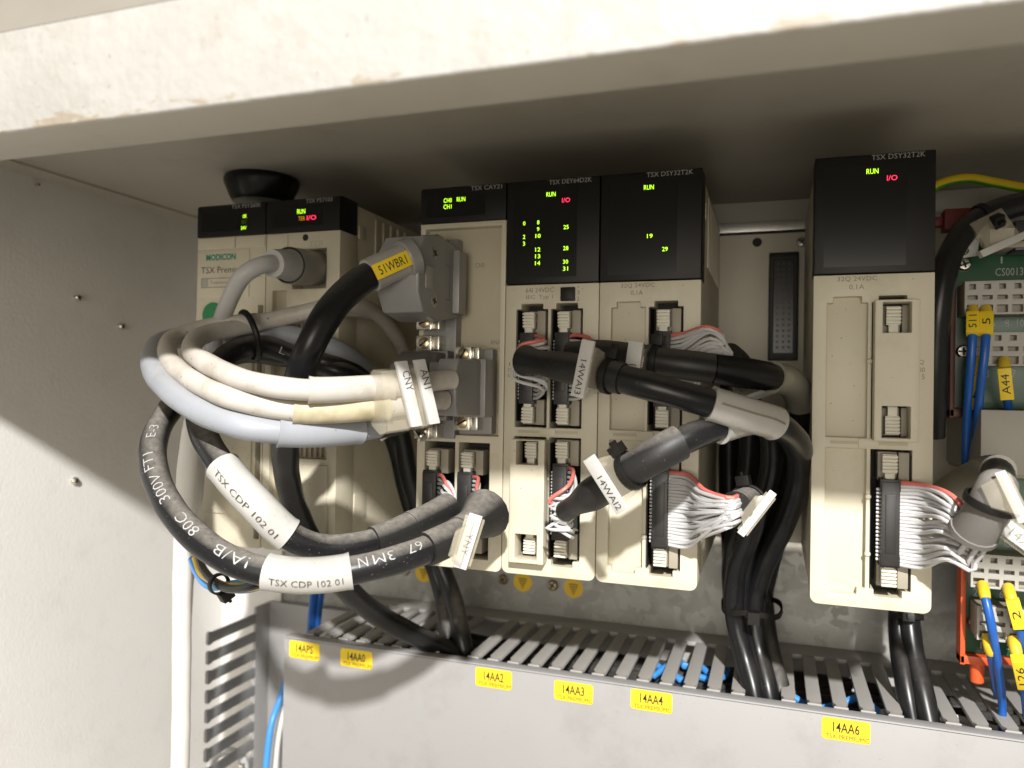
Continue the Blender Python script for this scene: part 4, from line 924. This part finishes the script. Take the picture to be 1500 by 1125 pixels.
bA = board('upper dark green terminal board in shade, printed CS0013.1', 313.2, 66.5, 131.0,
    [(at(1413, 452, 46).x, at(1413, 461, 46).z, 12), (at(1428, 530, 46).x, at(1428, 536, 46).z, 11)],
    [('1', at(1466, 380, YB).x, at(1468.5, 380, YB).x, at(1466, 386, YB).z, 2.6), ('CS0013.1', at(1458, 398, YB).x, at(1507, 398, YB).x, at(1470, 404, YB).z, 3.0),
     ('6', at(1452, 470, YB).x, at(1458, 470, YB).x, at(1455, 479, YB).z, 3.0), ('8', at(1472, 470, YB).x, at(1478, 470, YB).x, at(1475, 479, YB).z, 3.0), ('10', at(1490, 470, YB).x, at(1500, 470, YB).x, at(1495, 479, YB).z, 3.0), ('2', at(1413, 470, YB).x, at(1418, 470, YB).x, at(1415, 479, YB).z, 3.0),
     ('7', at(1482, 545, YB).x, at(1488, 545, YB).x, at(1485, 553, YB).z, 3.0), ('3', at(1443, 545, YB).x, at(1449, 545, YB).x, at(1446, 553, YB).z, 3.0)], False)
bB = board('lower bright green terminal board in an orange holder above the duct', 317.6, -28.0, 40.0,
    [(at(1422, 852, 46).x, at(1422, 860, 46).z, 12), (at(1431, 930, 46).x, at(1431, 937, 46).z, 3)],
    [('2', at(1426, 868, YB).x, at(1432, 868, YB).x, at(1428, 873, YB).z, 3.0), ('6', at(1464, 870, YB).x, at(1470, 870, YB).x, at(1467, 876, YB).z, 3.0), ('1', at(1436, 945, YB).x, at(1438, 945, YB).x, at(1437, 950, YB).z, 2.6), ('5', at(1474, 947, YB).x, at(1480, 947, YB).x, at(1477, 952, YB).z, 2.8), ('CS0013.1', at(1471, 796, YB).x, at(1520, 800, YB).x, at(1480, 802, YB).z, 3.0)], True)
for root, px, py in ((bA, 1407, 388), (bA, 1402, 515), (bB, 1416, 909)):
    q = at(px, py, YB); screw(root, (max(q.x, 316.4 if root is bA else 321), YB, q.z), (0, -1, 0), 2.6, 1.6, 'metal')
# ribbon header at the top of the upper board
hq = at(1440, 372, 56); obj('board_header', MB().box(hq.x, 430, 44, YB, hq.z, hq.z + 2.2).box(hq.x + 2, 430, 48, YB, hq.z + 2.2, hq.z + 6), 'header', bA, bevel=0.3)
q = at(1468, 349, 50); obj('header_latch', MB().box(q.x - 5, q.x + 5, 46, 54, q.z - 4, q.z + 3).box(q.x + 5, q.x + 7, 47, 54, q.z - 2.5, q.z + 2), 'ivory', bA, bevel=0.3)
q = at(1495, 350, 50); obj('header_socket', MB().box(q.x - 3, 430, 45, 56, q.z - 5, q.z + 6), 'socket', bA, bevel=0.3)
b = MB()
for k in range(10): tube(b, Path([(q.x + 3 + k * 1.3, 46, q.z + 6), (q.x + 5 + k * 1.4, 42, q.z + 12), (q.x + 12 + k * 1.6, 44, q.z + 22)]), 0.6, n=7)
tag(obj('ribbon_conductors', b, 'wire_grey', bA), None, kind='stuff')
q = at(1396, 323, 70); tag(obj('red_clip', MB().box(q.x - 3.4, q.x + 6, 68, 76, q.z - 4, q.z + 4.5).box(q.x - 6.5, q.x - 3.4, 70, 74, q.z - 2, q.z + 2), 'red_dark', bevel=0.6), 'dark red plastic clip behind the black cable above the upper board', 'clip')

def ferrule_wire(label, pts, tagq, text, end, m='wire_blue'):
    pa = P(*pts); root = thing('marked_wire', label, 'wire', pa.p[-1], 'blue wires with yellow ends on the terminal boards')
    b = MB(); tube(b, pa, 1.5, a=5, n=14); obj('wire_sheath', b, m, root)
    b = MB(); tube(b, pa, lambda d: 2.0 if d < 6 else 1.75, a=0.2, b=7.5, n=14); obj('ferrule', b, 'ferrule', root)
    if tagq:
        a, e = sorted((pa.near(tagq[0]), pa.near(tagq[1]))); mb = MB()
        p, t, n, c = pa.face((a + e) / 2); mb.obox(p + n * 0.6, t * (e - a) / 2, c * 2.15, n * 1.8); g = obj('wire_tag', mb, 'yellow_tag', root, bevel=0.4)
        mb = MB(); tl = (e - a) * (0.30 if len(text) == 1 else 0.62); letters(mb, text, p + n * 2.45 + t * tl / 2 - c * -1.2 * -1, -t * tl, c * 2.5); obj('lettering', mb, 'print_black', g, smooth=0, flip=False)
    return root
ferrule_wire('blue wire tagged 511 on the upper board', [(1425, 452, 46), (1425, 462, 42), (1425, 480, 39), (1423, 520, 38), (1419, 570, 42), (1416, 620, 52), (1414, 690, 66)], ((1426, 461), (1424, 494)), '511', 0)
ferrule_wire('blue wire tagged 5 in the upper row of the upper board', [(1444, 452, 46), (1445, 462, 42), (1445, 480, 39), (1442, 520, 37), (1436, 570, 40), (1432, 620, 50), (1428, 690, 64)], ((1446, 463), (1444, 494)), '5', 0)
ferrule_wire('blue wire with a low tag 5 on the lower row of the upper board', [(1431, 528, 47), (1431, 540, 44), (1430, 560, 46), (1427, 600, 54), (1424, 660, 66)], ((1431, 546), (1427, 592)), '5', 0)
ferrule_wire('blue wire tagged A44 on the upper board, above the grey box', [(1471, 528, 46), (1471, 540, 42), (1473, 560, 40), (1476, 590, 46), (1480, 625, 62)], ((1471, 542), (1476, 578)), 'A44', 0)
ferrule_wire('untagged blue wire with yellow end curving into the duct from the lower board', [(1439, 856, 46), (1442, 870, 41), (1449, 900, 38), (1458, 950, 42), (1465, 1000, 54), (1468, 1030, 62), (1468, 1080, 66)], None, '', 0)
ferrule_wire('blue wire tagged 2 on the lower board', [(1477, 860, 46), (1479, 870, 42), (1486, 890, 40), (1496, 930, 42), (1510, 990, 52)], ((1480, 873), (1495, 915)), '2', 0)
ferrule_wire('short blue wire behind the untagged one on the lower board', [(1446, 932, 46), (1449, 946, 43), (1455, 980, 52), (1462, 1020, 66)], None, '', 0)
ferrule_wire('blue wire tagged 126 at the bottom of the lower board', [(1484, 936, 46), (1487, 948, 42), (1493, 975, 42), (1500, 1010, 52), (1506, 1060, 66)], ((1489, 955), (1497, 1000)), '126', 0)
q0, q1 = at(1437, 600, 42), at(1437, 694, 42)
gb = thing('grey_terminal_cover', 'plain grey rectangular box between the two green boards', 'box', (q0.x + 30, 60, q1.z))
obj('cover_shell', MB().box(q0.x, 430, 42, 100, q1.z, q0.z), 'grey_box', gb, bevel=0.6); obj('cover_seam', MB().box(q0.x + 0.6, 430, 44, 98, q1.z - 1.2, q1.z), 'header', gb)

# black cable and yellow-green earth wire at the top right
ck = P((1366, 640, 40), (1369, 540, 34), (1376, 440, 30), (1390, 378, 32), (1424, 328, 38), (1470, 306, 42), (1540, 290, 46), (1640, 270, 60))
kb = thing('board_cable', 'thick black cable bending behind the separate module towards the upper board', 'cable', ck.p[0])
b = MB(); tube(b, ck, 4.3); obj('cable_sheath', b, 'rubber_clean', kb)
tie(kb, ck, ck.near((1440, 317)), 4.4, 0.6)
p, t, n, c = ck.face(ck.near((1438, 318))); sg = -1 if c.z > 0 else 1
obj('marker_carrier', MB().prism([p + n * 3 + t * 4, p + n * 3 + t * -9, p + n * 3 + c * sg * 12 + t * -8, p + n * 3 + c * sg * 11 + t * 5], n * 2.4), 'clear', kb, bevel=0.3)
obj('marker_strip', MB().obox(p + n * 4.4 + c * sg * 12 - t * 2, t * 9 + c * sg * 0.5, c * sg * 1.3, n * 1.2), 'strip', kb, bevel=0.2)
obj('paper_tag', MB().obox(at(1413, 362, 44), (4.5, 0, 0.6), (0, 0.2, 0), (0.3, 0, 4.0)), 'strip', kb)
ftext(kb, '9', at(1413, 362, 43).x - 0.5, at(1413, 362, 43).x + 1.6, at(1413, 362, 43).z - 3, 2.6, 'print_black', 43.2)
pa = P((1340, 300, 60), (1372, 272, 62), (1415, 261, 64), (1460, 268, 66), (1510, 276, 68), (1600, 270, 74))
b = MB(); n = 16; rr = []
for i in range(61):
    p, t, nn, c = pa.face(pa.len * i / 60); rr.append([p + (nn * math.cos(2 * math.pi * j / n) + c * math.sin(2 * math.pi * j / n)) * 1.9 for j in range(n)])
b.rings(rr)
ey = tag(obj('earth_wire', b, ['wire_yellow', 'wire_green']), 'yellow and green striped earth wire crossing above the upper green board', 'wire')
for k, pgn in enumerate(ey.data.polygons):
    j = k % n
    if 1 <= j <= 6: pgn.material_index = 1
